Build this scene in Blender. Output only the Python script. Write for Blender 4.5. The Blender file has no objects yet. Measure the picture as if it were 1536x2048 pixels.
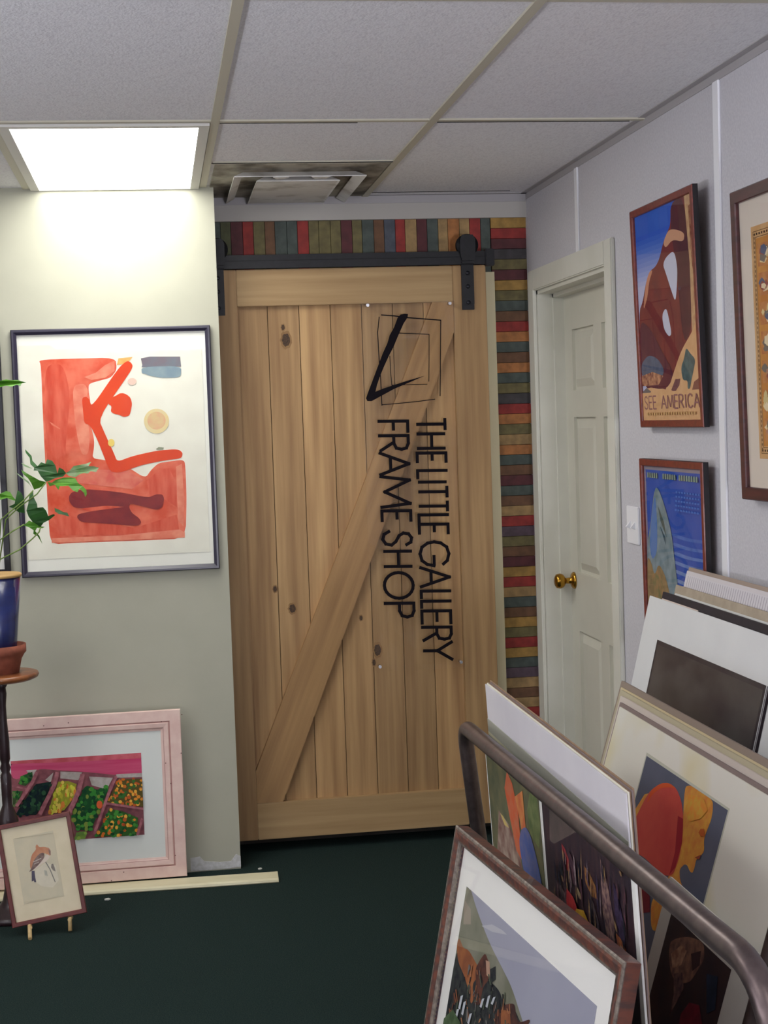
import bpy, bmesh, math, random
from mathutils import Vector, Matrix
from mathutils.geometry import tessellate_polygon
random.seed(7)
S = bpy.context.scene
COL = S.collection

# ------------------------------------------------------------------ camera
CH = 1.615                      # eye height
YAW, PIT, ROL, F = 0.14557669, -0.06035743, -0.03431325, 3050.0
_cy, _sy, _cp, _sp, _cr, _sr = (math.cos(YAW), math.sin(YAW), math.cos(PIT), math.sin(PIT), math.cos(ROL), math.sin(ROL))
FW = Vector((_sy*_cp, _cy*_cp, _sp))
_r0 = Vector((_cy, -_sy, 0)); _u0 = _r0.cross(FW)
RT = _r0*_cr + _u0*_sr
UP = _u0*_cr - _r0*_sr
C0 = Vector((0, 0, CH))
cam = bpy.data.cameras.new('camera'); cam.sensor_fit = 'VERTICAL'; cam.sensor_height = 24.0
cam.lens = 24.0*F/2048.0; cam.clip_start = 0.05
co = bpy.data.objects.new('camera', cam); COL.objects.link(co)
m = Matrix((RT, UP, -FW)).transposed().to_4x4(); m.translation = C0; co.matrix_world = m
S.camera = co

# ------------------------------------------------------------------ world, exposure
S.view_settings.view_transform = 'Standard'; S.view_settings.look = 'None'
S.view_settings.gamma = 1.0; S.view_settings.use_curve_mapping = False
S.view_settings.exposure = 0.0
w = bpy.data.worlds.new('world'); S.world = w; w.use_nodes = True
w.node_tree.nodes['Background'].inputs[0].default_value = (0.5, 0.5, 0.55, 1)
w.node_tree.nodes['Background'].inputs[1].default_value = 0.02
LIGHT_MAIN = 10.0        # the troffer against the left wall
LIGHT_BACK = 4.0
LIGHT_NEAR = 8.0       # added troffer at the left, out of view, brightening right wall and boards        # LIGHT_BACK: the added troffers by the photographer
LIGHT_COL = (1.0, 0.99, 0.95)
def area_light(name, loc, rot, sx, sy, power, col, spread=math.pi):
    l = bpy.data.lights.new(name, 'AREA'); l.shape = 'RECTANGLE'; l.size = sx; l.size_y = sy; l.energy = power; l.color = col
    o = bpy.data.objects.new(name, l); COL.objects.link(o); o.location = loc; o.rotation_euler = rot; l.spread = spread; return o
# daylight through the shop windows in the side wall, left of and behind the camera; the other two are added fills aimed up at the ceiling
DAY = (0.90, 0.90, 1.0)
area_light('window_daylight', (-3.33, -0.3, 1.5), (0, math.radians(-90), 0), 1.5, 6.0, 50, DAY)
area_light('ceiling_fill', (-3.33, 0.2, 0.9), (0, math.radians(-135), 0), 0.5, 6.0, 112, DAY, math.radians(110))  # added fill from the left, tilted up to brighten the ceiling
area_light('rear_ceiling_fill', (1.0, -6.0, 0.7), (math.radians(140), 0, 0), 0.7, 0.6, 270, DAY, math.radians(115))  # added unseen fill at the rear, lifting the right part of the ceiling

# ------------------------------------------------------------------ geometry helpers
def ray(x, y): return RT*((x-768)/F) + UP*((1024-y)/F) + FW
def on(ax, val, x, y):
    d = ray(x, y); t = (val-C0[ax])/d[ax]; return C0 + d*t
class Plane:
    """A real flat sheet in the room: origin, right, up, normal."""
    def __init__(s, O, u, v):
        s.O = Vector(O); s.u = Vector(u).normalized(); v = Vector(v); v = (v - s.u*v.dot(s.u)).normalized()
        s.v = v; s.n = s.u.cross(v)
    def hit(s, x, y):
        d = ray(x, y); t = (s.O-C0).dot(s.n)/d.dot(s.n); return C0 + d*t
    def uv(s, x, y):
        p = s.hit(x, y) - s.O; return (p.dot(s.u), p.dot(s.v))
    def at(s, a, b, c=0): return s.O + s.u*a + s.v*b + s.n*c
    def moved(s, a, b, c=0): return Plane(s.at(a, b, c), s.u, s.v)
    def M(s):
        m = Matrix((s.u, s.v, s.n)).transposed().to_4x4(); m.translation = s.O; return m

def lin(c):
    c = c/255.0
    return c/12.92 if c <= 0.04045 else ((c+0.055)/1.055)**2.4
def rgb(c): return (lin(c[0]), lin(c[1]), lin(c[2]), 1)
_M = {}
def mat(c, c2=None, rough=0.7, scale=(8, 8, 8), metal=0.0, bump=0.0, bscale=60, spec=0.5, detail=4, lo=0.35, hi=0.65, coat=0.0, island=0.0, name=None):
    key = (tuple(c), tuple(c2) if c2 else None, rough, tuple(scale), metal, bump, bscale, spec, detail, lo, hi, coat, island)
    if key in _M: return _M[key]
    m = bpy.data.materials.new(name or 'surface'); m.use_nodes = True
    nt = m.node_tree; N = nt.nodes; L = nt.links; b = N['Principled BSDF']
    b.inputs['Roughness'].default_value = rough; b.inputs['Metallic'].default_value = metal
    b.inputs['Specular IOR Level'].default_value = spec; b.inputs['Coat Weight'].default_value = coat
    b.inputs['Base Color'].default_value = rgb(c)
    tc = N.new('ShaderNodeTexCoord'); vec = tc.outputs['Object']
    if island:
        g = N.new('ShaderNodeNewGeometry'); ad = N.new('ShaderNodeVectorMath'); ad.operation = 'ADD'
        sc = N.new('ShaderNodeVectorMath'); sc.operation = 'SCALE'; sc.inputs['Scale'].default_value = 7.3
        cb = N.new('ShaderNodeCombineXYZ')
        for k in range(3): L.new(g.outputs['Random Per Island'], cb.inputs[k])
        L.new(cb.outputs[0], sc.inputs[0]); L.new(vec, ad.inputs[0]); L.new(sc.outputs[0], ad.inputs[1]); vec = ad.outputs[0]
    if c2:
        mp = N.new('ShaderNodeMapping'); mp.inputs['Scale'].default_value = scale; L.new(vec, mp.inputs[0])
        n = N.new('ShaderNodeTexNoise'); n.inputs['Scale'].default_value = 1.0; n.inputs['Detail'].default_value = detail
        L.new(mp.outputs[0], n.inputs['Vector'])
        mr = N.new('ShaderNodeMapRange'); mr.inputs[1].default_value = lo; mr.inputs[2].default_value = hi
        L.new(n.outputs['Fac'], mr.inputs[0])
        mx = N.new('ShaderNodeMix'); mx.data_type = 'RGBA'
        mx.inputs[6].default_value = rgb(c); mx.inputs[7].default_value = rgb(c2)
        L.new(mr.outputs[0], mx.inputs[0]); out = mx.outputs[2]
        if island:
            hs = N.new('ShaderNodeHueSaturation'); m2 = N.new('ShaderNodeMapRange')
            m2.inputs[3].default_value = 1-island; m2.inputs[4].default_value = 1+island*0.6
            L.new(g.outputs['Random Per Island'], m2.inputs[0]); L.new(m2.outputs[0], hs.inputs['Value'])
            L.new(out, hs.inputs['Color']); out = hs.outputs[0]
        L.new(out, b.inputs['Base Color'])
    if bump:
        n2 = N.new('ShaderNodeTexNoise'); n2.inputs['Scale'].default_value = bscale; n2.inputs['Detail'].default_value = 3
        L.new(vec, n2.inputs['Vector']); bp = N.new('ShaderNodeBump'); bp.inputs['Strength'].default_value = bump
        bp.inputs['Distance'].default_value = 0.004
        L.new(n2.outputs['Fac'], bp.inputs['Height']); L.new(bp.outputs[0], b.inputs['Normal'])
    _M[key] = m; return m
def emit(c, st):
    m = bpy.data.materials.new('lamp_diffuser'); m.use_nodes = True; b = m.node_tree.nodes['Principled BSDF']
    b.inputs['Base Color'].default_value = (0.8, 0.8, 0.8, 1); b.inputs['Emission Color'].default_value = (*c, 1)
    b.inputs['Emission Strength'].default_value = st; return m
def glass_mat(ior=1.45, tint=(1, 1, 1)):
    m = bpy.data.materials.new('glazing'); m.use_nodes = True; nt = m.node_tree; N = nt.nodes; L = nt.links
    N.remove(N['Principled BSDF']); o = N['Material Output']
    t = N.new('ShaderNodeBsdfTransparent'); t.inputs[0].default_value = (*tint, 1)
    g = N.new('ShaderNodeBsdfGlossy'); g.inputs['Roughness'].default_value = 0.02
    f = N.new('ShaderNodeFresnel'); f.inputs[0].default_value = ior
    ge = N.new('ShaderNodeNewGeometry'); iv = N.new('ShaderNodeMath'); iv.operation = 'SUBTRACT'; iv.inputs[0].default_value = 1.0
    ml = N.new('ShaderNodeMath'); ml.operation = 'MULTIPLY'          # only the front surface of a pane reflects
    L.new(ge.outputs['Backfacing'], iv.inputs[1]); L.new(f.outputs[0], ml.inputs[0]); L.new(iv.outputs[0], ml.inputs[1])
    mx = N.new('ShaderNodeMixShader'); L.new(ml.outputs[0], mx.inputs[0]); L.new(t.outputs[0], mx.inputs[1]); L.new(g.outputs[0], mx.inputs[2])
    L.new(mx.outputs[0], o.inputs['Surface']); return m
GLASS = glass_mat(1.3); ACRYL = glass_mat(1.35)

class MB:
    def __init__(s): s.bm = bmesh.new(); s.mats = []
    def mi(s, m):
        if m not in s.mats: s.mats.append(m)
        return s.mats.index(m)
    def box(s, a, b, m=None, bev=0.0):
        x0, y0, z0 = a; x1, y1, z1 = b
        vs = [s.bm.verts.new(p) for p in ((x0,y0,z0),(x1,y0,z0),(x1,y1,z0),(x0,y1,z0),(x0,y0,z1),(x1,y0,z1),(x1,y1,z1),(x0,y1,z1))]
        fs = [s.bm.faces.new([vs[i] for i in f]) for f in ((3,2,1,0),(4,5,6,7),(0,1,5,4),(1,2,6,5),(2,3,7,6),(3,0,4,7))]
        if bev:
            es = list({e for f in fs for e in f.edges})
            r = bmesh.ops.bevel(s.bm, geom=es, offset=bev, segments=2, affect='EDGES', clamp_overlap=True)
            fs = list({f for v in r['verts'] for f in v.link_faces} | {f for f in fs if f.is_valid})
        if m:
            k = s.mi(m)
            for f in fs:
                if f.is_valid: f.material_index = k
        return s
    def prism(s, pts, z0, z1, m=None, ax=2):
        """polygon in two axes extruded along the third (ax)"""
        def P(a, b, c): return {2: (a, b, c), 1: (a, c, b), 0: (c, a, b)}[ax]
        n = len(pts); A = [s.bm.verts.new(P(a, b, z0)) for a, b in pts]; B = [s.bm.verts.new(P(a, b, z1)) for a, b in pts]
        k = s.mi(m) if m else 0
        tri = tessellate_polygon([[Vector((a, b, 0)) for a, b in pts]])
        for t in tri:
            for V in (A, B):
                try: s.bm.faces.new([V[i] for i in t]).material_index = k
                except ValueError: pass
        for i in range(n):
            try: s.bm.faces.new([A[i], A[(i+1) % n], B[(i+1) % n], B[i]]).material_index = k
            except ValueError: pass
        return s
    def flat(s, pts, z, m):
        k = s.mi(m); vs = [s.bm.verts.new((a, b, z)) for a, b in pts]
        for t in tessellate_polygon([[Vector((a, b, 0)) for a, b in pts]]):
            try:
                f = s.bm.faces.new([vs[i] for i in t]); f.material_index = k; f.normal_update()
                if f.normal.z < 0: f.normal_flip()
            except ValueError: pass
        return s
    def tube(s, pts, r, m=None, seg=14, caps=True):
        k = s.mi(m) if m else 0
        pts = [Vector(p) for p in pts]; rs = r if isinstance(r, (list, tuple)) else [r]*len(pts)
        ref = None; rings = []
        for i, p in enumerate(pts):
            t = (pts[min(i+1, len(pts)-1)] - pts[max(i-1, 0)]).normalized()
            if ref is None:
                ref = t.orthogonal().normalized()
            ref = (ref - t*ref.dot(t)).normalized(); q = t.cross(ref)
            rings.append([s.bm.verts.new(p + (ref*math.cos(2*math.pi*j/seg) + q*math.sin(2*math.pi*j/seg))*rs[i]) for j in range(seg)])
        for a, b in zip(rings, rings[1:]):
            for j in range(seg):
                f = s.bm.faces.new([a[j], a[(j+1) % seg], b[(j+1) % seg], b[j]]); f.material_index = k; f.smooth = True
        if caps:
            for R_ in (rings[0], rings[-1]):
                f = s.bm.faces.new(R_); f.material_index = k
        return s
    def lathe(s, prof, c=(0, 0, 0), m=None, seg=40):
        k = s.mi(m) if m else 0; rings = []
        for r, z in prof:
            rings.append([s.bm.verts.new((c[0]+r*math.cos(2*math.pi*j/seg), c[1]+r*math.sin(2*math.pi*j/seg), c[2]+z)) for j in range(seg)])
        for a, b in zip(rings, rings[1:]):
            for j in range(seg):
                f = s.bm.faces.new([a[j], a[(j+1) % seg], b[(j+1) % seg], b[j]]); f.material_index = k; f.smooth = True
        for R_ in (rings[0], rings[-1]):
            f = s.bm.faces.new(R_); f.material_index = k
        return s
    def molding(s, w, h, prof, m=None, y0=0.0):
        """mitred frame around a w x h rectangle (x centred, y from y0); prof: (inset, z) closed loop"""
        k = s.mi(m) if m else 0; loops = []
        for ins, z in prof:
            x = w/2-ins; loops.append([s.bm.verts.new(p) for p in ((-x, y0+ins, z), (x, y0+ins, z), (x, y0+h-ins, z), (-x, y0+h-ins, z))])
        n = len(loops)
        for i in range(n):
            a, b = loops[i], loops[(i+1) % n]
            for j in range(4):
                f = s.bm.faces.new([a[j], a[(j+1) % 4], b[(j+1) % 4], b[j]]); f.material_index = k
        return s
    def build(s, name, m=None, parent=None, M=None, fix=True):
        if m and not s.mats: s.mats = [m]
        if fix: bmesh.ops.recalc_face_normals(s.bm, faces=s.bm.faces[:])
        me = bpy.data.meshes.new(name); s.bm.to_mesh(me); s.bm.free()
        for q in s.mats: me.materials.append(q)
        o = bpy.data.objects.new(name, me); COL.objects.link(o)
        if parent: o.parent = parent
        if M is not None: o.matrix_world = M if not parent else o.matrix_world
        if M is not None and parent: o.matrix_local = M
        return o
def tag(o, label, cat, group=None, kind=None):
    if label: o['label'] = label
    if cat: o['category'] = cat
    if group: o['group'] = group
    if kind: o['kind'] = kind
    return o
def empty(name, label, cat, M, group=None):
    o = bpy.data.objects.new(name, None); COL.objects.link(o); o.empty_display_size = 0.05
    o.matrix_world = M; return tag(o, label, cat, group)
def T(x, y, z): return Matrix.Translation((x, y, z))
def struct(name, mb, m=None, label=None):
    o = mb.build(name, m); o['kind'] = 'structure'
    if label: o['label'] = label
    return o

# ------------------------------------------------------------------ common materials
W_RIGHT = mat((208, 206, 211), (198, 196, 202), 0.85, (150, 150, 150), bump=0.12, bscale=260, name='vinyl_wall')
W_LEFT = mat((179, 178, 160), (175, 174, 156), 0.75, (6, 6, 6), bump=0.04, bscale=90, name='painted_wall')
CEIL = mat((238, 237, 240), (222, 220, 224), 0.95, (160, 60, 160), bump=0.5, bscale=180, lo=0.45, hi=0.75, name='ceiling_tile')
TBAR = mat((196, 191, 172), None, 0.5, name='grid_metal')
WHITE = mat((242, 242, 246), None, 0.45, name='white_paint')
TRIMW = mat((224, 223, 212), (216, 215, 203), 0.45, (5, 5, 5), name='trim_paint')
CARPET = mat((46, 60, 56), (24, 40, 40), 1.0, (300, 300, 300), bump=0.9, bscale=400, spec=0.1, name='green_carpet')
BLACK = mat((14, 14, 18), (22, 22, 28), 0.5, (50, 50, 50), spec=0.4, name='black_iron')
def wood(c, c2, axis, rough=0.6, isl=0.14):
    sc = [34, 34, 34]; sc[axis] = 1.5
    return mat(c, c2, rough, sc, island=isl, detail=6, lo=0.3, hi=0.72, bump=0.06, bscale=80, name='wood_grain')
DW_V = wood((200, 162, 112), (156, 118, 77), 2, isl=0.26)
DW_H = wood((184, 154, 110), (160, 128, 86), 0, isl=0.1)

# ------------------------------------------------------------------ room
WX, YL, YB, HC, XE = 1.441, 5.50, 5.80, 2.465, 0.234   # right wall, left wall face, slat wall, ceiling, left wall end
XM, YM = -3.4, -6.2
struct('floor', MB().box((XM, YM, -0.1), (WX+0.6, YB+0.3, 0)), CARPET)
struct('ceiling', MB().box((XM, YM, HC), (WX+0.6, YB+0.3, HC+0.08)), CEIL)
struct('wall_left', MB().box((XM, YL, 0), (XE, YL+0.11, HC)), W_LEFT)
struct('wall_rear', MB().box((XM-0.1, YM-0.1, 0), (WX+0.1, YM, HC)), W_LEFT)
struct('wall_side', MB().box((XM-0.1, YM, 0), (XM, YL+0.11, HC)), W_LEFT)
DY0, DY1, DZ = 4.725, 5.655, 2.085                    # the white door's opening
wr = MB().box((WX, YM, 0), (WX+0.14, DY0, HC)).box((WX, DY1, 0), (WX+0.14, YB+0.1, HC)).box((WX, DY0, DZ), (WX+0.14, DY1, HC))
struct('wall_right', wr, W_RIGHT)
# header above the slats
struct('trim_1', MB().box((-0.6, YB-0.02, 2.375), (WX, YB, HC)), mat((190, 186, 180), None, 0.8), 'pale grey header board above the coloured slats')
# slat wall: every painted slat its own colour
SC = dict(r=(168, 58, 52), m=(104, 52, 56), b=(124, 88, 62), o=(196, 130, 74), t=(184, 150, 100), y=(186, 146, 76), g=(100, 104, 70), s=(88, 98, 92), d=(78, 74, 76), l=(126, 116, 74), u=(92, 98, 110), p=(106, 86, 98))
SC = {k: tuple(int(v*0.98) for v in c) for k, c in SC.items()}
SM = {k: mat(c, tuple(int(v*0.82) for v in c), 0.7, (30, 30, 30)) for k, c in SC.items()}
sw = MB(); x = 1.300; seq = 'srtotsmtrubslmlllrssblrmgsbtm'
i = 0; g = 0.0018
while x > -0.6:
    wd = (0.038, 0.043, 0.040, 0.045)[i % 4]
    sw.box((x-wd+g, YB, 1.9), (x, YB+0.018 - (i % 3)*0.0, 2.375), SM[seq[i % len(seq)]]); x -= wd; i += 1
z = 2.375; seq = 'yrmdlmylsbrosbosldroltosbmsbtrplbmyrtsbylrysptbtrylsbomds'
i = 0
while z > 0.01:
    ht = (0.0397, 0.0405, 0.0390, 0.0397)[i % 4]; z0 = max(0, z-ht)
    sw.box((1.303, YB-0.004, z0+g), (WX, YB+0.018, z), SM[seq[i % len(seq)]]); z = z0; i += 1
sw.box((-0.6, YB+0.018, 0), (WX, YB+0.1, HC), mat((60, 55, 50), None, 0.9))
struct('wall_back', sw)
struct('trim_2', MB().box((1.262, YB-0.055, 0.0), (1.300, YB, 2.165), mat((222, 212, 176), None, 0.6)).box((1.300, YB-0.03, 0.0), (1.303, YB, 2.165), mat((150, 146, 120), None, 0.7)), None, 'pale casing strip beside the sliding door')
# battens of the right wall
bt = MB(); bt.box((WX-0.006, 3.735, 0), (WX, 3.775, HC-0.022), None, 0.0015); struct('trim_3', bt, WHITE, 'white batten strip right of the upper poster')
bt = MB(); bt.box((WX-0.006, 5.045, 2.15), (WX, 5.08, HC-0.022), None, 0.0015); struct('trim_4', bt, WHITE, 'white batten strip above the white door')
# wall angles under the ceiling
ANG = mat((176, 172, 174), None, 0.6)
struct('trim_5', MB().box((WX-0.003, YM, HC-0.022), (WX, YB, HC)).box((WX-0.024, YM, HC-0.002), (WX, YB, HC)), ANG, 'wall angle along the right wall')
struct('trim_6', MB().box((-0.6, YB-0.024, HC-0.03), (WX-0.003, YB-0.02, HC)).box((-0.6, YB-0.05, HC-0.002), (WX-0.003, YB-0.02, HC)), ANG, 'wall angle above the header')
# ceiling grid
grid = MB(); tb = 0.012; zc = HC-0.006
xs = [XM+0.05, -2.25, -1.64, -1.03, -0.415, 0.197, 0.815]
for x in xs:
    y1 = YL if x < XE-0.1 else YB-0.024
    grid.box((x-tb, YM, zc), (x+tb, y1, HC))
for y in [4.335-1.245*k for k in range(8)]:
    if y > YM: grid.box((XM, y-tb, zc+0.001), (WX-0.003, y+tb, HC))
grid.box((0.215, 5.012-tb, zc+0.001), (0.82, 5.012+tb, HC))
struct('trim_7', grid, TBAR, 'suspended ceiling grid bars')
gap = mat((30, 28, 30), None, 1.0)
struct('trim_8', MB().box((0.21, 5.0, zc-0.0012), (0.803, 5.004, zc+0.001)).box((0.83, YB-0.10, HC-0.0015), (1.36, YB-0.096, HC)).box((0.83, 4.347, zc-0.0005), (1.40, 4.351, zc+0.001)).box((0.21, 4.347, zc-0.0005), (0.6, 4.349, zc+0.001)), gap, 'dark gaps between ceiling tiles and grid')
# plaster patch low on the left wall
pp = [on(1, YL, a, b) for a, b in ((381, 1716), (400, 1713), (408, 1722), (440, 1724), (462, 1722), (472, 1708), (481, 1712), (482, 1733), (458, 1737), (430, 1740), (398, 1742), (382, 1744))]
o = MB().prism([(p.x, max(0.004, p.z)) for p in pp], YL-0.0015, YL, None, 1).build('trim_9', mat((214, 214, 214), (190, 190, 186), 0.9, (60, 60, 60))); tag(o, 'scraped white plaster patch at the foot of the left wall', None, None, 'structure')

# ------------------------------------------------------------------ ceiling lights
def troffer(x0, x1, y0, y1, st, label, grp=None):
    cx, cyy = (x0+x1)/2, (y0+y1)/2
    e = empty('ceiling_light', label, 'ceiling light', T(cx, cyy, HC), grp); a, b = (x1-x0)/2, (y1-y0)/2; fw = 0.03
    f = MB()
    for q in (((-a, -b, -0.012), (a, -b+fw, 0)), ((-a, b-fw*0.4, -0.012), (a, b, 0)), ((-a, -b+fw, -0.012), (-a+fw, b-fw*0.4, 0)), ((a-fw, -b+fw, -0.012), (a, b-fw*0.4, 0))): f.box(*q)
    f.build('frame', mat((214, 212, 206), None, 0.5), e)
    MB().box((-a+fw, -b+fw, -0.006), (a-fw, b-fw*0.4, -0.003)).build('diffuser', emit(LIGHT_COL, st), e)
    return e
troffer(-0.400, 0.182, 4.350, YL, LIGHT_MAIN, 'bright recessed ceiling light against the left wall')
# lights out of view: the first shows as a reflection, the others are added fill
troffer(-1.02, -0.43, -5.10, -3.95, LIGHT_MAIN, 'recessed ceiling light reflected in the glass of the orange abstract print')
troffer(-1.63, -1.05, 0.70, 1.85, LIGHT_BACK, 'added unseen ceiling light left of and behind the camera')
troffer(-1.63, -1.05, 3.11, 4.31, LIGHT_NEAR, 'added unseen ceiling light left of the camera beyond the picture edge')
troffer(0.21, 0.80, -0.50, 0.60, LIGHT_BACK, 'added unseen ceiling light overhead just behind the camera')

# ------------------------------------------------------------------ ceiling vent
e = empty('ceiling_vent', 'dirty square ceiling air vent in front of the coloured slats', 'vent', T(0.51, 5.36, HC))
VD = mat((176, 170, 156), (92, 84, 72), 0.8, (7, 5, 7), detail=6, lo=0.40, hi=0.60)
VW = mat((232, 230, 226), (176, 170, 160), 0.7, (9, 9, 9), detail=5, lo=0.5, hi=0.72)
MB().box((-0.288, -0.333, -0.006), (0.288, 0.39, -0.001)).build('backing_panel', VD, e)
def ring(hw, y0, d0, d1, wdt):
    b = MB(); y1 = 0.38
    # sloped louvre: three sides, running up to the wall angle
    for (p, q) in (((-hw, y1), (-hw, y0)), ((-hw, y0), (hw, y0)), ((hw, y0), (hw, y1))):
        (ax_, ay_), (bx_, by_) = p, q
        def off(x_, y_):
            return (x_-wdt if x_ > 0 else x_+wdt, y_+wdt if y_ == y0 else y_)
        c1, c2 = off(ax_, ay_), off(bx_, by_)
        vs = [b.bm.verts.new(v) for v in ((ax_, ay_, -d0), (bx_, by_, -d0), (c2[0], c2[1], -d1), (c1[0], c1[1], -d1), (ax_, ay_, -d0-0.003), (bx_, by_, -d0-0.003), (c2[0], c2[1], -d1-0.003), (c1[0], c1[1], -d1-0.003))]
        for f in ((0,1,2,3),(7,6,5,4),(0,1,5,4),(1,2,6,5),(2,3,7,6),(3,0,4,7)): b.bm.faces.new([vs[i] for i in f])
    return b
ring(0.222, -0.235, 0.028, 0.010, 0.032).build('louvre', VW, e)
ring(0.142, -0.150, 0.030, 0.012, 0.030).build('louvre', VW, e)
MB().box((-0.138, -0.146, -0.030), (0.138, 0.38, -0.027)).build('centre_plate', VW, e)
for x, w_ in ((-0.06, 0.03), (0.075, 0.035)):
    MB().prism([(x-w_, -0.2), (x+w_*0.8, -0.205), (x+w_*0.5, -0.17), (x-w_*0.6, -0.165)], -0.028, -0.022).build('clip', VW, e)

# ------------------------------------------------------------------ white door
d1 = MB()
cs = 0.075
for q in (((WX-0.016, DY0-cs, 0), (WX+0.0, DY0+0.004, DZ+cs)), ((WX-0.016, DY1-0.004, 0), (WX+0.0, DY1+cs, DZ+cs)), ((WX-0.016, DY0, DZ-0.004), (WX+0.0, DY1, DZ+cs))): d1.box(*q, None, 0.004)
for q in (((WX-0.002, DY0-0.0, 0), (WX+0.14, DY0+0.018, DZ)), ((WX-0.002, DY1-0.018, 0), (WX+0.14, DY1, DZ)), ((WX-0.002, DY0, DZ-0.018), (WX+0.14, DY1, DZ)),
          ((WX+0.055, DY1-0.032, 0), (WX+0.095, DY1-0.018, DZ-0.018)), ((WX+0.055, DY0+0.018, 0), (WX+0.095, DY0+0.032, DZ-0.018)), ((WX+0.055, DY0, DZ-0.032), (WX+0.095, DY1, DZ-0.018))): d1.box(*q)
struct('trim_10', d1, TRIMW, 'white casing and jamb around the white door')
# slab with six raised panels
SX = WX+0.095; y0, y1, zt = DY0+0.02, DY1-0.02, DZ-0.02
slab = MB().box((SX+0.012, y0, 0.012), (SX+0.035, y1, zt))
st_, mid = 0.115, 0.10; ym = (y0+y1)/2
zr = [(0.0, 0.24), (0.80, 1.02), (1.60, 1.70), (1.925, zt)]
slab.box((SX, y0, 0.012), (SX+0.012, y0+st_, zt)).box((SX, y1-st_, 0.012), (SX+0.012, y1, zt)).box((SX, ym-mid/2, 0.012), (SX+0.012, ym+mid/2, zt))
for a, b in zr:
    slab.box((SX, y0+st_, max(a, 0.012)), (SX+0.012, ym-mid/2, b)).box((SX, ym+mid/2, max(a, 0.012)), (SX+0.012, y1-st_, b))
def raised(mb, ya, yb, za, zb, X, dpt=0.010, bv=0.028, ins=0.012):
    ya += ins; yb -= ins; za += ins; zb -= ins
    A = [mb.bm.verts.new(v) for v in ((X+dpt, ya, za), (X+dpt, yb, za), (X+dpt, yb, zb), (X+dpt, ya, zb))]
    B = [mb.bm.verts.new(v) for v in ((X+0.001, ya+bv, za+bv), (X+0.001, yb-bv, za+bv), (X+0.001, yb-bv, zb-bv), (X+0.001, ya+bv, zb-bv))]
    for i in range(4): mb.bm.faces.new([A[i], A[(i+1) % 4], B[(i+1) % 4], B[i]])
    mb.bm.faces.new(B)
for (a, b), (c, d) in zip(zr, zr[1:]):
    raised(slab, y0+st_, ym-mid/2, b, c, SX, 0.012); raised(slab, ym+mid/2, y1-st_, b, c, SX, 0.012)
door = struct('door_1', slab, mat((218, 216, 202), (211, 209, 195), 0.45, (5, 5, 5)), 'white six-panel door with a brass knob')
door['label'] = 'white six-panel door with a brass knob'
BR = mat((196, 150, 60), (170, 122, 44), 0.22, (30, 30, 30), metal=0.95)
kb = MB(); ky, kz = y1-0.062, 0.985
prof = [(0.001, 0.0), (0.032, 0.0), (0.032, 0.004), (0.026, 0.010), (0.012, 0.014), (0.011, 0.034), (0.016, 0.038), (0.025, 0.044), (0.029, 0.056), (0.026, 0.070), (0.016, 0.076), (0.001, 0.077)]
kb.lathe(prof, seg=28); bmesh.ops.transform(kb.bm, matrix=Matrix.Rotation(-math.pi/2, 4, 'Y'), verts=kb.bm.verts)
ko = kb.build('door_handle', BR, door, T(SX-0.001, ky, kz)); ko['label'] = 'round brass door knob'
# two-gang switch plate
e = empty('light_switch', 'white double light switch plate between the white door and the lower poster', 'light switch', T(WX, 4.525, 1.265))
MB().box((-0.006, -0.058, -0.058), (0, 0.058, 0.058), None, 0.002).build('plate', WHITE, e)
for yy in (-0.023, 0.023): MB().prism([(-0.02, -0.006), (-0.006, 0.012), (-0.006, -0.012)], yy-0.005, yy+0.005, None, 1).build('toggle', WHITE, e)

# ------------------------------------------------------------------ sliding barn door
YD = 5.70
bd = empty('barn_door', 'knotty pine sliding barn door with a diagonal brace and shop sign', 'door', T(0.718, YD, 0.05))
O = Vector((0.718, YD, 0.05))
def Lx(v): return v-0.718
def Lz(v): return v-0.05
pb = MB(); XA, XB = 0.306, 1.130; nb = 7; bw = (XB-XA)/nb
for k in range(nb): pb.box((Lx(XA)+k*bw+0.0012, 0.006, 0.01), (Lx(XA)+(k+1)*bw-0.0012, 0.030, 2.13))
pb.mi(DW_V)
KN = mat((92, 66, 42), (58, 44, 34), 0.7, (200, 200, 200)); KN2 = mat((152, 118, 76), (140, 104, 66), 0.7, (60, 60, 60))
kn = pb
for (px_, py_, rx, rz) in ((572, 680, 0.015, 0.024), (585, 1217, 0.012, 0.016), (755, 1300, 0.013, 0.022), (550, 1178, 0.007, 0.011), (722, 1236, 0.006, 0.009), (748, 1325, 0.006, 0.012), (693, 1215, 0.005, 0.016), (566, 655, 0.006, 0.010)):
    p = on(1, YD+0.006, px_, py_)
    for s_, mm, d_ in ((1.45, KN2, 0.0004), (1.0, KN, 0.0008)):
        pts = [(Lx(p.x)+rx*s_*math.cos(t*math.pi/9)*(1+0.12*math.sin(3*t)), Lz(p.z)+rz*s_*math.sin(t*math.pi/9)*(1+0.1*math.cos(2*t))) for t in range(18)]
        kn.prism(pts, 0.006-d_, 0.006, mm, 1)
kn.build('planks', None, bd)
for x0_, x1_ in ((0.184, 0.312), (1.124, 1.252)):
    MB().box((Lx(x0_), -0.019, 0), (Lx(x1_), 0.006, 2.135), None, 0.002).box((Lx(x0_), 0.006, 0), (Lx(x1_), 0.03, 2.135)).build('stile', DW_V, bd)
for z0_, z1_ in ((0.0, 0.140), (2.000, 2.135)):
    MB().box((Lx(0.3125), -0.019, z0_), (Lx(1.1235), 0.0058, z1_), None, 0.002).build('rail', DW_H, bd)
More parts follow.
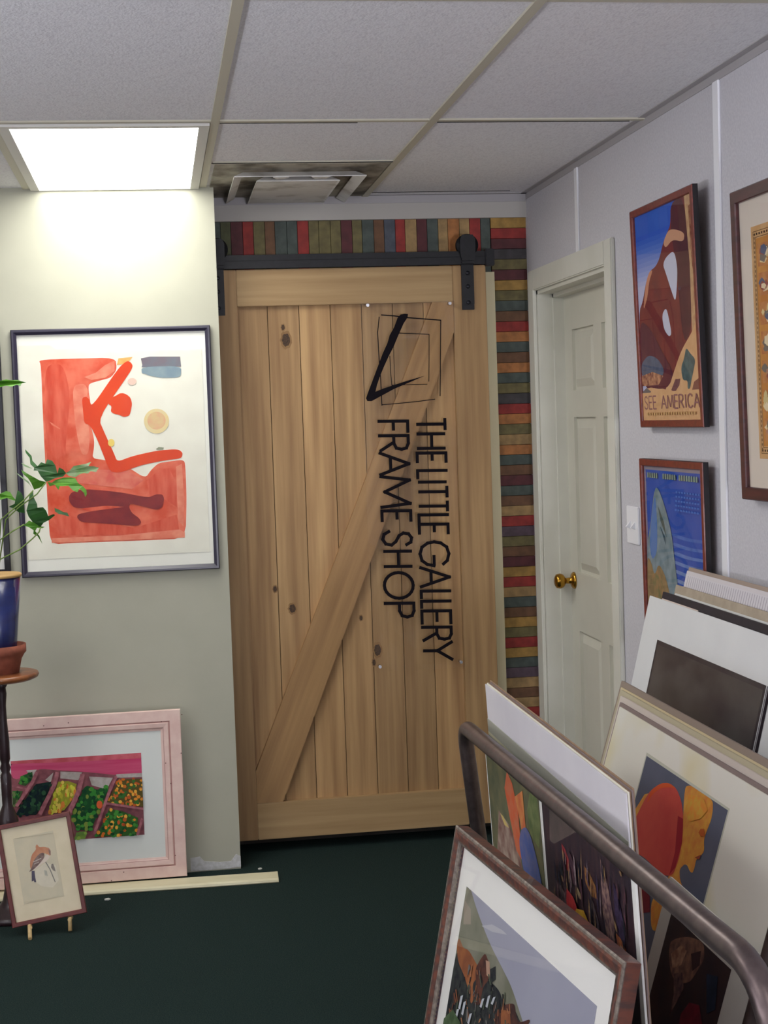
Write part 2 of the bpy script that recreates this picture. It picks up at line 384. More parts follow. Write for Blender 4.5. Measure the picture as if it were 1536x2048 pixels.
# diagonal brace from the lower left stile to the upper right
def zx(a, b): p = on(1, YD-0.019, a, b); return (p.x, p.z)
a0, a1 = zx(620, 1255), zx(839, 672); b0, b1 = zx(715, 1195), zx(850, 824)
def xat(P, Q, z): return P[0]+(Q[0]-P[0])*(z-P[1])/(Q[1]-P[1])
def zat(P, Q, x): return P[1]+(Q[1]-P[1])*(x-P[0])/(Q[0]-P[0])
ztop, zbot, xl, xr = 2.0495, 0.1905, 0.3125, 1.1235
poly = [(xl, zbot), (xat(b0, b1, zbot), zbot), (xr, zat(b0, b1, xr)), (xr, ztop) if xat(a0, a1, ztop) < xr else None, (min(xat(a0, a1, ztop), xr), ztop), (xl, zat(a0, a1, xl))]
poly = [p for p in poly if p]
if poly[1][0] <= xl: poly = poly[1:]
brc = MB().prism([(Lx(a), Lz(b)) for a, b in poly], -0.0185, 0.0058, None, 1)
ang = math.atan2(b1[0]-b0[0], b1[1]-b0[1]); R_ = Matrix.Rotation(ang, 4, 'Y')
bmesh.ops.transform(brc.bm, matrix=R_.inverted(), verts=brc.bm.verts)
brc.build('brace', wood((176, 138, 92), (144, 108, 70), 2), bd, R_)
# hangers with wheels
for xc in (0.243, 1.180):
    hz = Lz(2.018); h = MB().box((Lx(xc)-0.0235, -0.027, hz), (Lx(xc)+0.0235, -0.020, Lz(2.20)), None, 0.001)
    pts = [(Lx(xc)-0.0235, Lz(2.20)), (Lx(xc)-0.029, Lz(2.225)), (Lx(xc)-0.029, Lz(2.28)), (Lx(xc)-0.02, Lz(2.296)), (Lx(xc)+0.02, Lz(2.296)), (Lx(xc)+0.029, Lz(2.28)), (Lx(xc)+0.029, Lz(2.225)), (Lx(xc)+0.0235, Lz(2.20))]
    h.prism(pts, -0.050, -0.043, None, 1).box((Lx(xc)-0.0235, -0.050, Lz(2.19)), (Lx(xc)+0.0235, -0.020, Lz(2.197)))
    h.box((Lx(xc)-0.0235, -0.030, Lz(2.04)), (Lx(xc)+0.0235, -0.026, Lz(2.19)))
    ho = h.build('hanger', BLACK, bd)
    for zz in (2.045, 2.105, 2.155):
        b_ = MB(); b_.lathe([(0.001, 0), (0.008, 0), (0.008, 0.004), (0.005, 0.007), (0.001, 0.007)], seg=12)
        bmesh.ops.transform(b_.bm, matrix=Matrix.Rotation(math.pi/2, 4, 'X'), verts=b_.bm.verts)
        b_.build('bolt', mat((40, 40, 48), None, 0.35, metal=0.6), ho, T(Lx(xc), -0.0295, Lz(zz)))
    wv = MB(); wv.lathe([(0.001, -0.01), (0.042, -0.01), (0.038, -0.004), (0.038, 0.004), (0.042, 0.01), (0.001, 0.01)], seg=32)
    bmesh.ops.transform(wv.bm, matrix=Matrix.Rotation(math.pi/2, 4, 'X'), verts=wv.bm.verts)
    wv.build('wheel', BLACK, ho, T(Lx(xc), -0.031, Lz(2.258)))
tk = empty('sliding_door_track', 'black iron track bar above the barn door', 'door track', T(0.4, YD-0.03, 2.21))
MB().box((-0.95, -0.004, -0.024), (0.87, 0.005, 0.006), None, 0.001).box((-0.95, -0.003, -0.024), (0.87, 0.004, 0.027)).build('bar', BLACK, tk)
MB().box((0.848, -0.016, -0.03), (0.882, 0.018, 0.034), None, 0.003).build('end_stop', BLACK, tk)
MB().box((-0.9, 0.005, -0.008), (-0.87, 0.128, 0.012)).build('spacer', BLACK, tk)
MB().box((0.828, 0.005, -0.018), (0.845, 0.128, 0.012)).build('spacer', BLACK, tk)

# ---- acrylic sign on the door, lettering reads downwards
PS = Plane((0.718, YD-0.045, 0.05), (1, 0, 0), (0, 0, 1))       # y of the painted face
def sp(x_, y_): return PS.uv(x_, y_)
c_tl, c_tr, c_bl = sp(719, 603), sp(908, 600), sp(745, 1345)
sx0, sx1, sz0, sz1 = c_tl[0], c_tr[0]+0.004, c_bl[1], c_tr[1]
sign = MB().box((sx0, -0.0445, sz0), (sx1, -0.0395, sz1)).build('sign_panel', ACRYL, bd)
sign['label'] = 'clear acrylic panel bolted onto the barn door'
for a in (sx0+0.03, sx1-0.02):
    for b in (sz0+0.02, sz1-0.012):
        so = MB().tube([(a, -0.048, b), (a, -0.019, b)], 0.006).build('standoff', mat((210, 210, 214), None, 0.25, metal=0.9), sign)
GL = {  # stroke letters in a unit box, x along the word, y up
 'T': [[(0, 1), (1, 1)], [(.5, 1), (.5, 0)]], 'H': [[(0, 0), (0, 1)], [(1, 0), (1, 1)], [(0, .52), (1, .52)]],
 'E': [[(1, 1), (0, 1), (0, 0), (1, 0)], [(0, .52), (.9, .52)]], 'L': [[(0, 1), (0, 0), (1, 0)]], 'I': [[(.5, 0), (.5, 1)]],
 'G': [[(.93, .80), (.78, .94), (.5, 1), (.22, .93), (.05, .73), (0, .5), (.05, .27), (.22, .07), (.5, 0), (.78, .06), (.94, .24), (1, .48)], [(1, .48), (.55, .48)]],
 'A': [[(0, 0), (.5, 1), (1, 0)], [(.2, .36), (.8, .36)]], 'R': [[(0, 0), (0, 1), (.5, 1), (.8, .93), (.88, .76), (.8, .58), (.5, .5), (0, .5)], [(.42, .5), (1, 0)]],
 'Y': [[(0, 1), (.5, .5), (1, 1)], [(.5, .5), (.5, 0)]], 'F': [[(0, 0), (0, 1), (1, 1)], [(0, .5), (.9, .5)]],
 'M': [[(0, 0), (.12, 1), (.5, .12), (.88, 1), (1, 0)]],
 'S': [[(.92, .82), (.75, .97), (.45, 1), (.18, .9), (.12, .72), (.3, .57), (.7, .45), (.94, .3), (.86, .1), (.55, 0), (.2, .05), (0, .22)]],
 'O': [[(.5 + .5*math.cos(k*math.pi/12), .5 + .5*math.sin(k*math.pi/12)) for k in range(25)]],
 'P': [[(0, 0), (0, 1), (.55, 1), (.9, .93), (1, .76), (.9, .58), (.55, .5), (0, .5)]],
 'C': [[(.95, .82), (.75, .96), (.5, 1), (.2, .92), (.04, .7), (0, .5), (.04, .3), (.2, .08), (.5, 0), (.75, .04), (.95, .18)]]}
def stroke_prism(mb, pts, wd, z0, z1, m, ax):
    """thick polyline as one outline of quads"""
    for (a, b) in zip(pts, pts[1:]):
        dx, dy = b[0]-a[0], b[1]-a[1]; l = math.hypot(dx, dy)
        if l < 1e-6: continue
        dx, dy = dx/l, dy/l; e_ = wd*0.5; nx, ny = -dy*wd/2, dx*wd/2; e_ = wd*0.42 if len(pts) > 2 else 0
        q = [(a[0]-dx*e_+nx, a[1]-dy*e_+ny), (a[0]-dx*e_-nx, a[1]-dy*e_-ny), (b[0]+dx*e_-nx, b[1]+dy*e_-ny), (b[0]+dx*e_+nx, b[1]+dy*e_+ny)]
        mb.n_ = getattr(mb, 'n_', 0)+1; mb.prism(q, z0-mb.n_ % 7*0.00004, z1, m, ax)
INK = mat((22, 18, 24), None, 0.8, spec=0.1)
def sign_line(word, x_base0, x_base1, y_start, y_end, cap_px, spans, wd):
    mb = MB()
    for ch, (s0, s1) in zip(word, spans):
        for st in GL[ch]:
            pts = []
            for (a, b) in st:
                along = s0+(s1-s0)*a; yy = 600+along/2.768
                xb = x_base0+(x_base1-x_base0)*(yy-y_start)/(y_end-y_start)
                pts.append(sp(xb+cap_px*b, yy - b*cap_px*0.012))
            stroke_prism(mb, pts, wd, -0.0460, -0.0446, None, 1)
    return mb
sign_line('THELITTLEGALLERY', 832, 846.5, 837, 1317, 57.5, [(655, 722), (742, 822), (848, 896), (945, 985), (1005, 1012), (1030, 1095), (1112, 1172), (1190, 1228), (1242, 1292), (1340, 1472), (1482, 1588), (1612, 1648), (1668, 1702), (1722, 1790), (1812, 1888), (1895, 1990)], 0.0118).build('lettering', INK, sign)
sign_line('FRAMESHOP', 757.5, 771, 840, 1235, 57.5, [(672, 730), (752, 838), (848, 968), (978, 1148), (1168, 1222), (1282, 1362), (1392, 1476), (1510, 1652), (1680, 1756)], 0.0118).build('lettering', INK, sign)
def cr5(pts): return [sp(680+a/2.768, 600+b/2.768) for a, b in pts]
lg = MB()
swoosh = [(358, 76), (376, 78), (374, 96), (352, 130), (325, 190), (296, 260), (270, 310), (245, 365), (222, 420), (205, 470), (196, 508), (240, 490), (300, 470), (380, 445), (470, 419), (380, 458), (300, 492), (230, 530), (175, 560), (152, 560), (144, 545), (152, 520), (175, 460), (205, 380), (235, 300), (262, 240), (275, 195), (300, 150), (318, 100), (335, 80)]
lg.prism(cr5(swoosh), -0.0464, -0.0446, None, 1)
for pl_, wd in (([(230, 83), (300, 88), (375, 98), (558, 112)], .0042), ([(558, 112), (556, 300), (554, 530)], .0034), ([(217, 95), (208, 180), (216, 320), (225, 440), (232, 583)], .0034), ([(232, 580), (330, 572), (430, 562), (525, 549)], .003), ([(320, 183), (400, 186), (493, 190)], .003), ([(493, 190), (493, 330), (492, 450)], .0026), ([(276, 310), (280, 400), (287, 472)], .0026), ([(287, 472), (390, 468), (482, 466)], .0024)):
    stroke_prism(lg, cr5(pl_), wd, -0.0458, -0.0446, None, 1)
lg.build('logo', INK, sign)

# ------------------------------------------------------------------ pictures
PAPER = mat((226, 224, 212), (220, 218, 204), 0.85, (9, 9, 9)); MATW = mat((240, 239, 234), None, 0.85)
def conv(pts, ox, oy, s): return [(ox+a/s, oy+b/s) for a, b in pts]
def circ(cx, cy, rx, ry=None, n=18, wob=0.0):
    ry = ry or rx; return [(cx+rx*math.cos(2*math.pi*k/n)*(1+wob*math.sin(5*k)), cy+ry*math.sin(2*math.pi*k/n)*(1+wob*math.cos(3*k))) for k in range(n)]
class Art:
    """flat painted sheet: layered shapes, clipped to the sheet's rectangle"""
    def __init__(s, pl, x0, y0, x1, y1, z, base, step=0.00012):
        s.pl, s.r, s.z, s.k, s.step = pl, (x0, y0, x1, y1), z, 0, step; s.mb = MB()
        s.mb.box((x0, y0, z-0.001), (x1, y1, z), base)
    def shape(s, pts, m):
        x0, y0, x1, y1 = s.r; s.k += 1
        pts = [(min(max(a, x0), x1), min(max(b, y0), y1)) for a, b in pts]
        out = []
        for p in pts:
            if not out or math.hypot(p[0]-out[-1][0], p[1]-out[-1][1]) > 1e-5: out.append(p)
        if len(out) > 2: s.mb.flat(out, s.z+s.k*s.step, m)
    def px(s, pts, ox, oy, sc, m):
        q = [s.pl.uv(*p) for p in conv(pts, ox, oy, sc)]
        if 7 < len(pts) < 60:                       # brushed edges: round the traced corners
            for _ in range(2):
                n = len(q); r = []
                for i in range(n):
                    a, b = q[i], q[(i+1) % n]
                    r += [(a[0]*.8+b[0]*.2, a[1]*.8+b[1]*.2), (a[0]*.2+b[0]*.8, a[1]*.2+b[1]*.8)]
                q = r
        s.shape(q, m)
    def line(s, pts, wd, m, ox=0, oy=0, sc=1):
        q = [s.pl.uv(*p) for p in conv(pts, ox, oy, sc)]
        for a, b in zip(q, q[1:]):
            l = math.hypot(b[0]-a[0], b[1]-a[1]) or 1; nx, ny = -(b[1]-a[1])/l*wd/2, (b[0]-a[0])/l*wd/2
            s.shape([(a[0]+nx, a[1]+ny), (a[0]-nx, a[1]-ny), (b[0]-nx, b[1]-ny), (b[0]+nx, b[1]+ny)], m)
    def build(s, parent, name='artwork'): return s.mb.build(name, None, parent, fix=False)
def flatm(c, c2=None, sc=20): return mat(c, c2, 0.9, (sc, sc, sc), spec=0.2)
def frame_pic(name, label, cat, pl, w_, h_, fw, fd, fm, glass=GLASS, prof=None, back=True, group=None):
    """empty + frame; pl.O is the bottom centre of the picture's front face, z=0 at the face"""
    e = empty(name, label, cat, pl.M(), group)
    prof = prof or [(0, -fd), (0, -0.002), (0.002, 0), (fw-0.002, 0), (fw, -0.003), (fw, -fd)]
    MB().molding(w_, h_, prof, fm).build('frame', None, e)
    if back: MB().box((-w_/2+0.003, 0.003, -fd+0.0005), (w_/2-0.003, h_-0.003, -fd+0.003)).build('backing', mat((120, 100, 80), None, 0.9), e)
    if glass: MB().box((-w_/2+fw-0.001, fw-0.001, -0.0065), (w_/2-fw+0.001, h_-fw+0.001, -0.005)).build('glass', glass, e)
    return e
def from_corners(pl, tl, tr, bl, br=None):
    a, b, c = pl.uv(*tl), pl.uv(*tr), pl.uv(*bl)
    x0 = (a[0]+c[0])/2; x1 = b[0]; y0 = c[1]; y1 = (a[1]+b[1])/2
    if br: d = pl.uv(*br); x1 = (b[0]+d[0])/2; y0 = (c[1]+d[1])/2
    return pl.moved((x0+x1)/2, y0), x1-x0, y1-y0

# ---- orange abstract on the left wall
P = Plane((0, YL-0.024, 1.0), (1, 0, 0), (0, 0, 1))
P, w_, h_ = from_corners(P, (19.5, 660.4), (420.8, 649.6), (45, 1155), (438.8, 1138.6))
FB = mat((44, 40, 58), None, 0.3, spec=0.6)
e = frame_pic('framed_print', 'black framed abstract print of orange and red washes on the left wall', 'picture', P, w_, h_, 0.019, 0.023, FB,
              prof=[(0, -0.023), (0, -0.003), (0.003, 0), (0.009, 0), (0.019, -0.006), (0.019, -0.023)], glass=glass_mat(1.5))
MB().box((-w_/2+0.017, 0.017, -0.018), (w_/2-0.017, h_-0.017, -0.016)).build('mat_board', mat((240, 240, 228), None, 0.85), e)
q = (0, 640, 3.339)
a0 = P.uv(*conv([(200, 1605)], *q)[0]); a1 = P.uv(*conv([(1330, 140)], *q)[0])
A = Art(P, a0[0]-0.008, a0[1], a1[0]+0.008, a1[1], -0.0145, mat((236, 235, 219), (230, 228, 212), 0.9, (14, 14, 14)))
RED = flatm((214, 84, 60), (232, 122, 96), 16); RED2 = mat((206, 72, 52), (226, 108, 84), 0.9, (34, 7, 10), spec=0.2); ORG = flatm((226, 74, 34), (216, 66, 34), 9)
PINK = flatm((236, 150, 122), (224, 120, 96), 25); PUR = flatm((126, 42, 50), (146, 50, 52), 18)
A.px([(255, 265), (500, 256), (770, 250), (780, 330), (740, 385), (660, 405), (592, 425), (590, 470), (605, 560), (575, 650), (610, 720), (628, 800), (626, 860), (615, 925), (700, 935), (850, 980), (970, 1058), (1010, 1000), (1060, 955), (1130, 945), (1232, 932), (1240, 1000), (1247, 1200), (1240, 1462), (1000, 1472), (800, 1480), (500, 1490), (335, 1502), (320, 1300), (300, 950), (285, 650), (272, 300)], *q, RED)
A.px([(300, 300), (420, 290), (470, 500), (430, 900), (460, 1100), (330, 1120), (310, 900), (296, 600)], *q, RED2)
A.px([(480, 440), (560, 420), (590, 470), (560, 560), (600, 760), (590, 900), (540, 900), (500, 700)], *q, PINK)
A.px([(330, 680), (350, 690), (400, 725), (398, 730), (345, 702)], *q, PINK)
A.px([(700, 300), (765, 270), (765, 340), (700, 385), (610, 400), (560, 380), (640, 350)], *q, PINK)
A.px([(500, 1000), (700, 1000), (860, 1010), (960, 1070), (880, 1130), (700, 1110), (520, 1090)], *q, flatm((216, 98, 84), (226, 130, 108), 30))
A.px([(980, 1080), (1060, 1000), (1130, 990), (1180, 1090), (1180, 1250), (1100, 1200), (1000, 1180)], *q, RED2)
A.px([(1175, 980), (1215, 960), (1230, 1200), (1225, 1380), (1190, 1340)], *q, PINK)
A.px([(350, 1290), (900, 1390), (1180, 1300), (1200, 1420), (820, 1440), (400, 1440)], *q, RED2)
A.px([(340, 1460), (800, 1440), (1200, 1400), (1235, 1420), (1235, 1455), (800, 1472), (345, 1490)], *q, PINK)
A.px([(790, 255), (885, 245), (850, 290), (780, 300)], *q, flatm((238, 150, 70), (236, 180, 110), 30))
A.px([(545, 520), (575, 510), (595, 530), (612, 580), (790, 320), (845, 272), (870, 278), (888, 305), (870, 345), (655, 655), (700, 760), (760, 890), (782, 948), (880, 910), (1050, 872), (1190, 862), (1222, 888), (1212, 925), (1100, 938), (950, 968), (860, 1000), (790, 1022), (735, 1012), (700, 930), (650, 800), (600, 700), (562, 690), (555, 620)], *q, ORG)
A.px([(752, 515), (782, 500), (800, 488), (825, 488), (850, 500), (872, 520), (882, 560), (872, 612), (862, 640), (825, 648), (795, 632), (765, 628), (738, 612), (745, 575), (722, 560), (724, 530)], *q, ORG)
A.px([(940, 255), (1000, 243), (1203, 243), (1210, 310), (945, 315), (950, 300)], *q, flatm((120, 110, 120), (112, 122, 132), 25))
A.px([(945, 312), (1210, 305), (1210, 372), (1180, 384), (1080, 386), (1000, 372), (968, 358), (945, 355)], *q, flatm((124, 146, 158), (140, 160, 166), 25))
A.px(circ(1045, 675, 85, 84), *q, flatm((226, 206, 150), (222, 206, 160), 40)); A.px(circ(1045, 672, 62, 60), *q, flatm((220, 172, 136), (218, 190, 140), 50))
A.px(circ(742, 820, 22, 26), *q, flatm((232, 206, 110))); A.px(circ(882, 410, 30, 24), *q, flatm((228, 206, 186), (226, 190, 176), 60))
A.px([(1040, 862), (1060, 848), (1095, 852), (1090, 866), (1050, 868)], *q, flatm((150, 156, 130)))
A.px([(458, 1180), (478, 1150), (560, 1128), (800, 1150), (990, 1188), (1040, 1165), (1085, 1165), (1097, 1195), (1085, 1250), (1050, 1270), (1000, 1258), (870, 1225), (860, 1250), (880, 1290), (930, 1325), (945, 1355), (920, 1378), (700, 1360), (540, 1352), (512, 1320), (520, 1298), (600, 1280), (830, 1248), (700, 1240), (560, 1262), (490, 1252), (462, 1215)], *q, PUR)
A.px([(520, 1262), (700, 1242), (828, 1249), (600, 1279)], *q, RED2)
A.line([(215, 1620), (480, 1610), (900, 1598), (1350, 1585)], 0.0015, flatm((186, 184, 168)), *q)
A.px([(1340, 1590), (1405, 1588), (1408, 1612), (1342, 1615)], *q, flatm((190, 190, 178)))
A.build(e)

# ---- its black framed neighbour, just the right edge in view
P = Plane((0, YL-0.022, 1.0), (1, 0, 0), (0, 0, 1)); a = P.uv(3, 740); b = P.uv(20, 1135); xr_ = (a[0]+b[0])/2
e = frame_pic('framed_print', 'black framed print cut by the left picture edge, left of the orange abstract', 'picture', P.moved(xr_-0.33, 0.115), 0.66, 0.875, 0.021, 0.02, mat((26, 24, 32), None, 0.35))
MB().box((-0.31, 0.02, -0.018), (0.31, 0.855, -0.014)).build('mat_board', MATW, e)
AA = Art(P, -0.2, 0.18, 0.2, 0.7, -0.0135, flatm((180, 188, 196), (150, 160, 170), 8))
AA.shape([(-0.2, 0.18), (0.2, 0.18), (0.2, 0.36), (0, 0.42), (-0.2, 0.33)], flatm((110, 124, 96), (90, 100, 80), 10)); AA.build(e)

# ---- pink frame with the photograph of vegetables, standing on the baseboard strip
tr = on(1, 5.415, 362.3, 1418.3); br = on(1, 5.375, 374.6, 1751.9)
up = (tr-br); P = Plane(br, (1, 0, 0), up)
h_ = up.length; w_ = 0.76
P = P.moved(-w_/2, 0)
PK = mat((232, 204, 192), (222, 188, 178), 0.65, (18, 18, 18)); PKD = mat((170, 124, 118), None, 0.7)
e = frame_pic('framed_photograph', 'pale pink framed photograph of vegetable crates leaning on the left wall', 'picture', P, w_, h_, 0.072, 0.022, PK,
    prof=[(0, -0.022), (0, -0.002), (0.002, 0), (0.038, 0), (0.040, -0.003), (0.043, -0.003), (0.046, 0.0), (0.060, -0.002), (0.066, -0.006), (0.072, -0.008), (0.072, -0.022)])
MB().molding(w_, h_, [(0.0395, -0.0028), (0.0395, -0.0022), (0.0435, -0.0022), (0.0435, -0.0028)], PKD).molding(w_, h_, [(0.062, -0.0032), (0.062, -0.0028), (0.0635, -0.0034), (0.0635, -0.004)], PKD).build('groove', None, e)
MB().box((-w_/2+0.07, 0.07, -0.013), (w_/2-0.07, h_-0.07, -0.011)).build('mat_board', mat((226, 230, 224), None, 0.85), e)
q = (0, 1380, 3.657)
c1 = P.uv(*conv([(1032, 462)], *q)[0]); c2 = P.uv(*conv([(1056, 1062)], *q)[0]); c3 = P.uv(*conv([(75, 508)], *q)[0])
A = Art(P, c3[0], c2[1], (c1[0]+c2[0])/2, c1[1], -0.0098, flatm((150, 92, 96), (120, 72, 80), 40))
A.px([(60, 500), (1060, 450), (1060, 640), (850, 625), (600, 600), (420, 590), (270, 578), (90, 680)], *q, mat((206, 90, 122), (196, 66, 106), 0.9, (4, 60, 60), spec=0.2))
A.px([(60, 480), (1060, 450), (1060, 500), (500, 530), (60, 545)], *q, flatm((212, 106, 118), (190, 84, 90), 30))
for poly_ in ([(440, 600), (600, 605), (572, 662), (440, 650)], [(650, 636), (825, 645), (780, 730), (670, 700)], [(190, 590), (268, 585), (230, 650)], [(330, 660), (390, 605), (370, 680)], [(850, 618), (1040, 610), (1040, 640), (850, 645)]):
    A.px(poly_, *q, flatm((196, 190, 184), (170, 160, 150), 40))
def inside(p, poly_):
    x_, y_ = p; r = False; n = len(poly_)
    for i in range(n):
        (x1, y1), (x2, y2) = poly_[i], poly_[(i+1) % n]
        if (y1 > y_) != (y2 > y_) and x_ < (x2-x1)*(y_-y1)/(y2-y1)+x1: r = not r
    return r
def veg(poly_, base, cols, n, r, asp=1.0):
    A.px(poly_, *q, flatm(base)); xs_ = [p[0] for p in poly_]; ys_ = [p[1] for p in poly_]; c = 0; t = 0
    k0 = A.k
    while c < n and t < n*20:
        t += 1; p = (random.uniform(min(xs_), max(xs_)), random.uniform(min(ys_), max(ys_)))
        if inside(p, poly_):
            A.k = k0 + c % 9; A.px(circ(p[0], p[1], r*random.uniform(.7, 1.2), r*random.uniform(.7, 1.2)*asp, 7), *q, flatm(random.choice(cols))); c += 1
    A.k = k0+10
GR = [(34, 92, 44), (54, 128, 52), (24, 66, 40), (70, 140, 56)]; OR = [(220, 140, 50), (206, 110, 44), (230, 172, 70), (60, 110, 50), (190, 90, 44)]
veg([(130, 690), (160, 630), (235, 600), (240, 655), (185, 705)], (60, 90, 50), GR, 14, 16)
veg([(90, 740), (165, 742), (120, 850), (90, 850)], (70, 90, 56), GR+[(110, 130, 80)], 14, 14)
veg([(262, 690), (375, 672), (350, 760), (262, 915), (110, 920), (150, 850), (200, 780)], (22, 40, 40), [(26, 52, 46), (36, 66, 48), (18, 34, 44), (50, 90, 60)], 50, 16)
veg([(425, 672), (500, 668), (560, 690), (540, 790), (470, 880), (350, 912), (380, 800)], (150, 150, 50), [(206, 206, 70), (186, 180, 56), (222, 196, 90), (216, 132, 60), (160, 170, 50)], 70, 12, 1.6)
veg([(625, 690), (720, 740), (805, 690), (760, 810), (690, 960), (670, 1035), (560, 1020), (525, 940), (580, 800)], (28, 76, 40), GR+[(120, 140, 60)], 80, 17)
veg([(870, 655), (1040, 650), (1050, 855), (780, 822)], (90, 80, 40), OR, 80, 13)
veg([(800, 868), (900, 890), (1010, 935), (1000, 1065), (690, 1072), (740, 1000)], (50, 90, 40), OR+GR, 80, 14)
veg([(560, 1040), (640, 1045), (620, 1090), (545, 1092)], (110, 140, 60), [(130, 160, 70), (96, 130, 60)], 10, 14)
A.px(circ(728, 838, 22, 30), *q, flatm((214, 96, 56)))
for seg_ in (([(270, 600), (235, 680), (120, 850)], 0.012), ([(420, 600), (400, 690), (290, 910)], 0.014), ([(605, 615), (575, 740), (505, 900)], 0.016), ([(850, 630), (800, 740), (690, 1050)], 0.010), ([(780, 828), (1050, 868)], 0.008), ([(1040, 940), (1005, 1060)], 0.009), ([(85, 700), (190, 722)], 0.006)):
    A.line(seg_[0], seg_[1], flatm((176, 112, 118), (140, 84, 92), 60), *q)
A.build(e)
DK = mat((110, 70, 64), None, 0.8)
for (a, b) in ((500, 240), (320, 262), (1212, 535), (1250, 683), (1325, 462), (1282, 1210), (1330, 180), (905, 1332), (1180, 232), (815, 1395)):
    u_, v_ = P.uv(*conv([(a, b)], *q)[0]); MB().prism([(u_+0.0022*math.cos(t), v_+0.0022*math.sin(t)) for t in (0, 1, 2, 3, 4, 5)], -0.0005, 0.0005, DK).build('knot', None, e)

# ---- cream baseboard strip lying along the wall
a = on(2, 0.022, 555, 1741); b = on(2, 0.022, 0, 1779); c = on(2, 0.0, 551, 1758); 
dirv = (a-b).normalized(); nrm = Vector((-dirv.y, dirv.x, 0))
s = MB(); Lg = 1.6
s.prism([(0.0, 0.0), (-0.072, 0.0), (-0.076, 0.004), (-0.074, 0.011), (-0.066, 0.015), (0.0, 0.019)], -Lg, 0.0, None, 0)
Mx = Matrix((dirv, nrm, Vector((0, 0, 1)))).transposed().to_4x4(); Mx.translation = Vector((a.x, a.y, 0))
o = s.build('baseboard_strip', mat((222, 216, 182), (212, 204, 168), 0.5, (4, 30, 30))); o.matrix_world = Mx
tag(o, 'loose cream baseboard strip lying on the carpet under the pink frame', 'trim strip')

# ---- bird print on its little easel
q = (0, 1600, 6.825)
TLp, TRp, BRp, BLp = (-7, 1652), (140, 1624), (174.5, 1824), (24, 1858)
P0 = Plane((-0.45, 4.93, 0.03), (1, 0, 0), (0, 0.16, 1))
a, b, c, d = (P0.hit(*p) for p in (TLp, TRp, BRp, BLp))
uu = ((b-a)+(c-d)).normalized(); vv = ((a-d)+(b-c)); P = Plane((d+c)/2, uu, vv); w_ = ((b-a).length+(c-d).length)/2; h_ = ((a-d).length+(b-c).length)/2
e = frame_pic('framed_print', 'small tilted bird engraving in a thin mahogany frame on a mini easel', 'picture', P, w_, h_, 0.014, 0.018, mat((112, 48, 44), (92, 38, 36), 0.4, (30, 30, 30)))
MB().box((-w_/2+0.012, 0.012, -0.012), (w_/2-0.012, h_-0.012, -0.010)).build('mat_board', mat((228, 216, 186), (222, 210, 178), 0.85, (20, 20, 20)), e)
c1 = P.uv(*conv([(190, 530)], *q)[0]); c2 = P.uv(*conv([(890, 1310)], *q)[0])
A = Art(P, c1[0]-0.004, c2[1], c2[0]-0.004, c1[1], -0.009, flatm((214, 204, 176), (208, 200, 174), 30))
A.px([(480, 960), (620, 860), (760, 900), (800, 1100), (720, 1200), (560, 1180), (480, 1120)], *q, flatm((222, 214, 192), (216, 208, 186), 60))
A.px([(408, 935), (404, 860), (430, 750), (490, 680), (480, 640), (500, 605), (535, 650), (590, 642), (640, 650), (690, 690), (688, 760), (650, 770), (620, 730), (590, 740), (500, 860), (440, 960)], *q, flatm((204, 150, 118), (196, 134, 104), 60))
A.px([(640, 740), (680, 765), (650, 830), (560, 880), (470, 965), (440, 965), (540, 860), (600, 790)], *q, flatm((222, 208, 192)))
A.px([(600, 722), (604, 790), (540, 872), (450, 960), (388, 992), (430, 930), (448, 850), (500, 770), (550, 728)], *q, flatm((118, 96, 92), (150, 128, 120), 80))
A.line([(450, 850), (560, 800)], 0.0022, flatm((206, 196, 186)), *q); A.line([(460, 880), (530, 850)], 0.0016, flatm((206, 196, 186)), *q)
A.px([(428, 975), (468, 972), (478, 1060), (492, 1125), (470, 1130), (455, 1105), (430, 1118)], *q, flatm((92, 88, 104)))
A.px([(655, 672), (688, 695), (690, 760), (668, 740)], *q, flatm((150, 120, 112)))
A.px([(640, 640), (690, 700), (672, 668)], *q, flatm((190, 130, 110)))
A.line([(620, 850), (680, 950), (752, 1125)], 0.003, flatm((140, 138, 128)), *q)
A.px([(700, 880), (722, 872), (745, 930), (757, 980), (722, 965), (695, 925)], *q, flatm((142, 134, 126)))
A.px([(600, 960), (635, 970), (650, 1040), (610, 1030)], *q, flatm((184, 182, 166)))
A.line([(195, 532), (760, 447)], 0.0014, flatm((186, 176, 150)), *q); A.line([(330, 1400), (890, 1312)], 0.001, flatm((200, 190, 160)), *q)
A.build(e)
EW = mat((214, 186, 132), (196, 164, 110), 0.6, (40, 40, 40))
el = empty('mini_easel', 'small pale wooden tripod easel holding the bird engraving', 'easel', T(-0.41, 4.95, 0))
fl = on(1, 4.885, 60, 1873); fr = on(1, 4.93, 140, 1855)
pl_ = on(1, 4.90, 70, 1849); pr_ = on(1, 4.925, 146, 1834)
bo = P.at(0, 0, -0.030); top = P.at(0.0, 0.30, -0.05)
def rel(v): return Vector(v) - Vector((-0.41, 4.95, 0))
for foot, peg, s_ in ((fl, pl_, -1), (fr, pr_, 1)):
    foot = Vector((foot.x, foot.y, 0.006)); kn_ = P.at(s_*0.065, 0.02, -0.031)
    MB().tube([rel(foot), rel(kn_), rel(top)], 0.0065).build('leg', EW, el)
    pg = Vector(kn_); tip = P.at(s_*0.062, -0.009, 0.012)
    MB().tube([rel(P.at(s_*0.066, -0.009, -0.032)), rel(tip)], 0.0058).build('peg', EW, el)
MB().tube([rel((top.x, top.y+0.17, 0.006)), rel(top)], 0.006).build('leg', EW, el)
MB().tube([rel(P.at(-0.07, 0.045, -0.036)), rel(P.at(0.07, 0.045, -0.036))], 0.005).build('crossbar', EW, el)

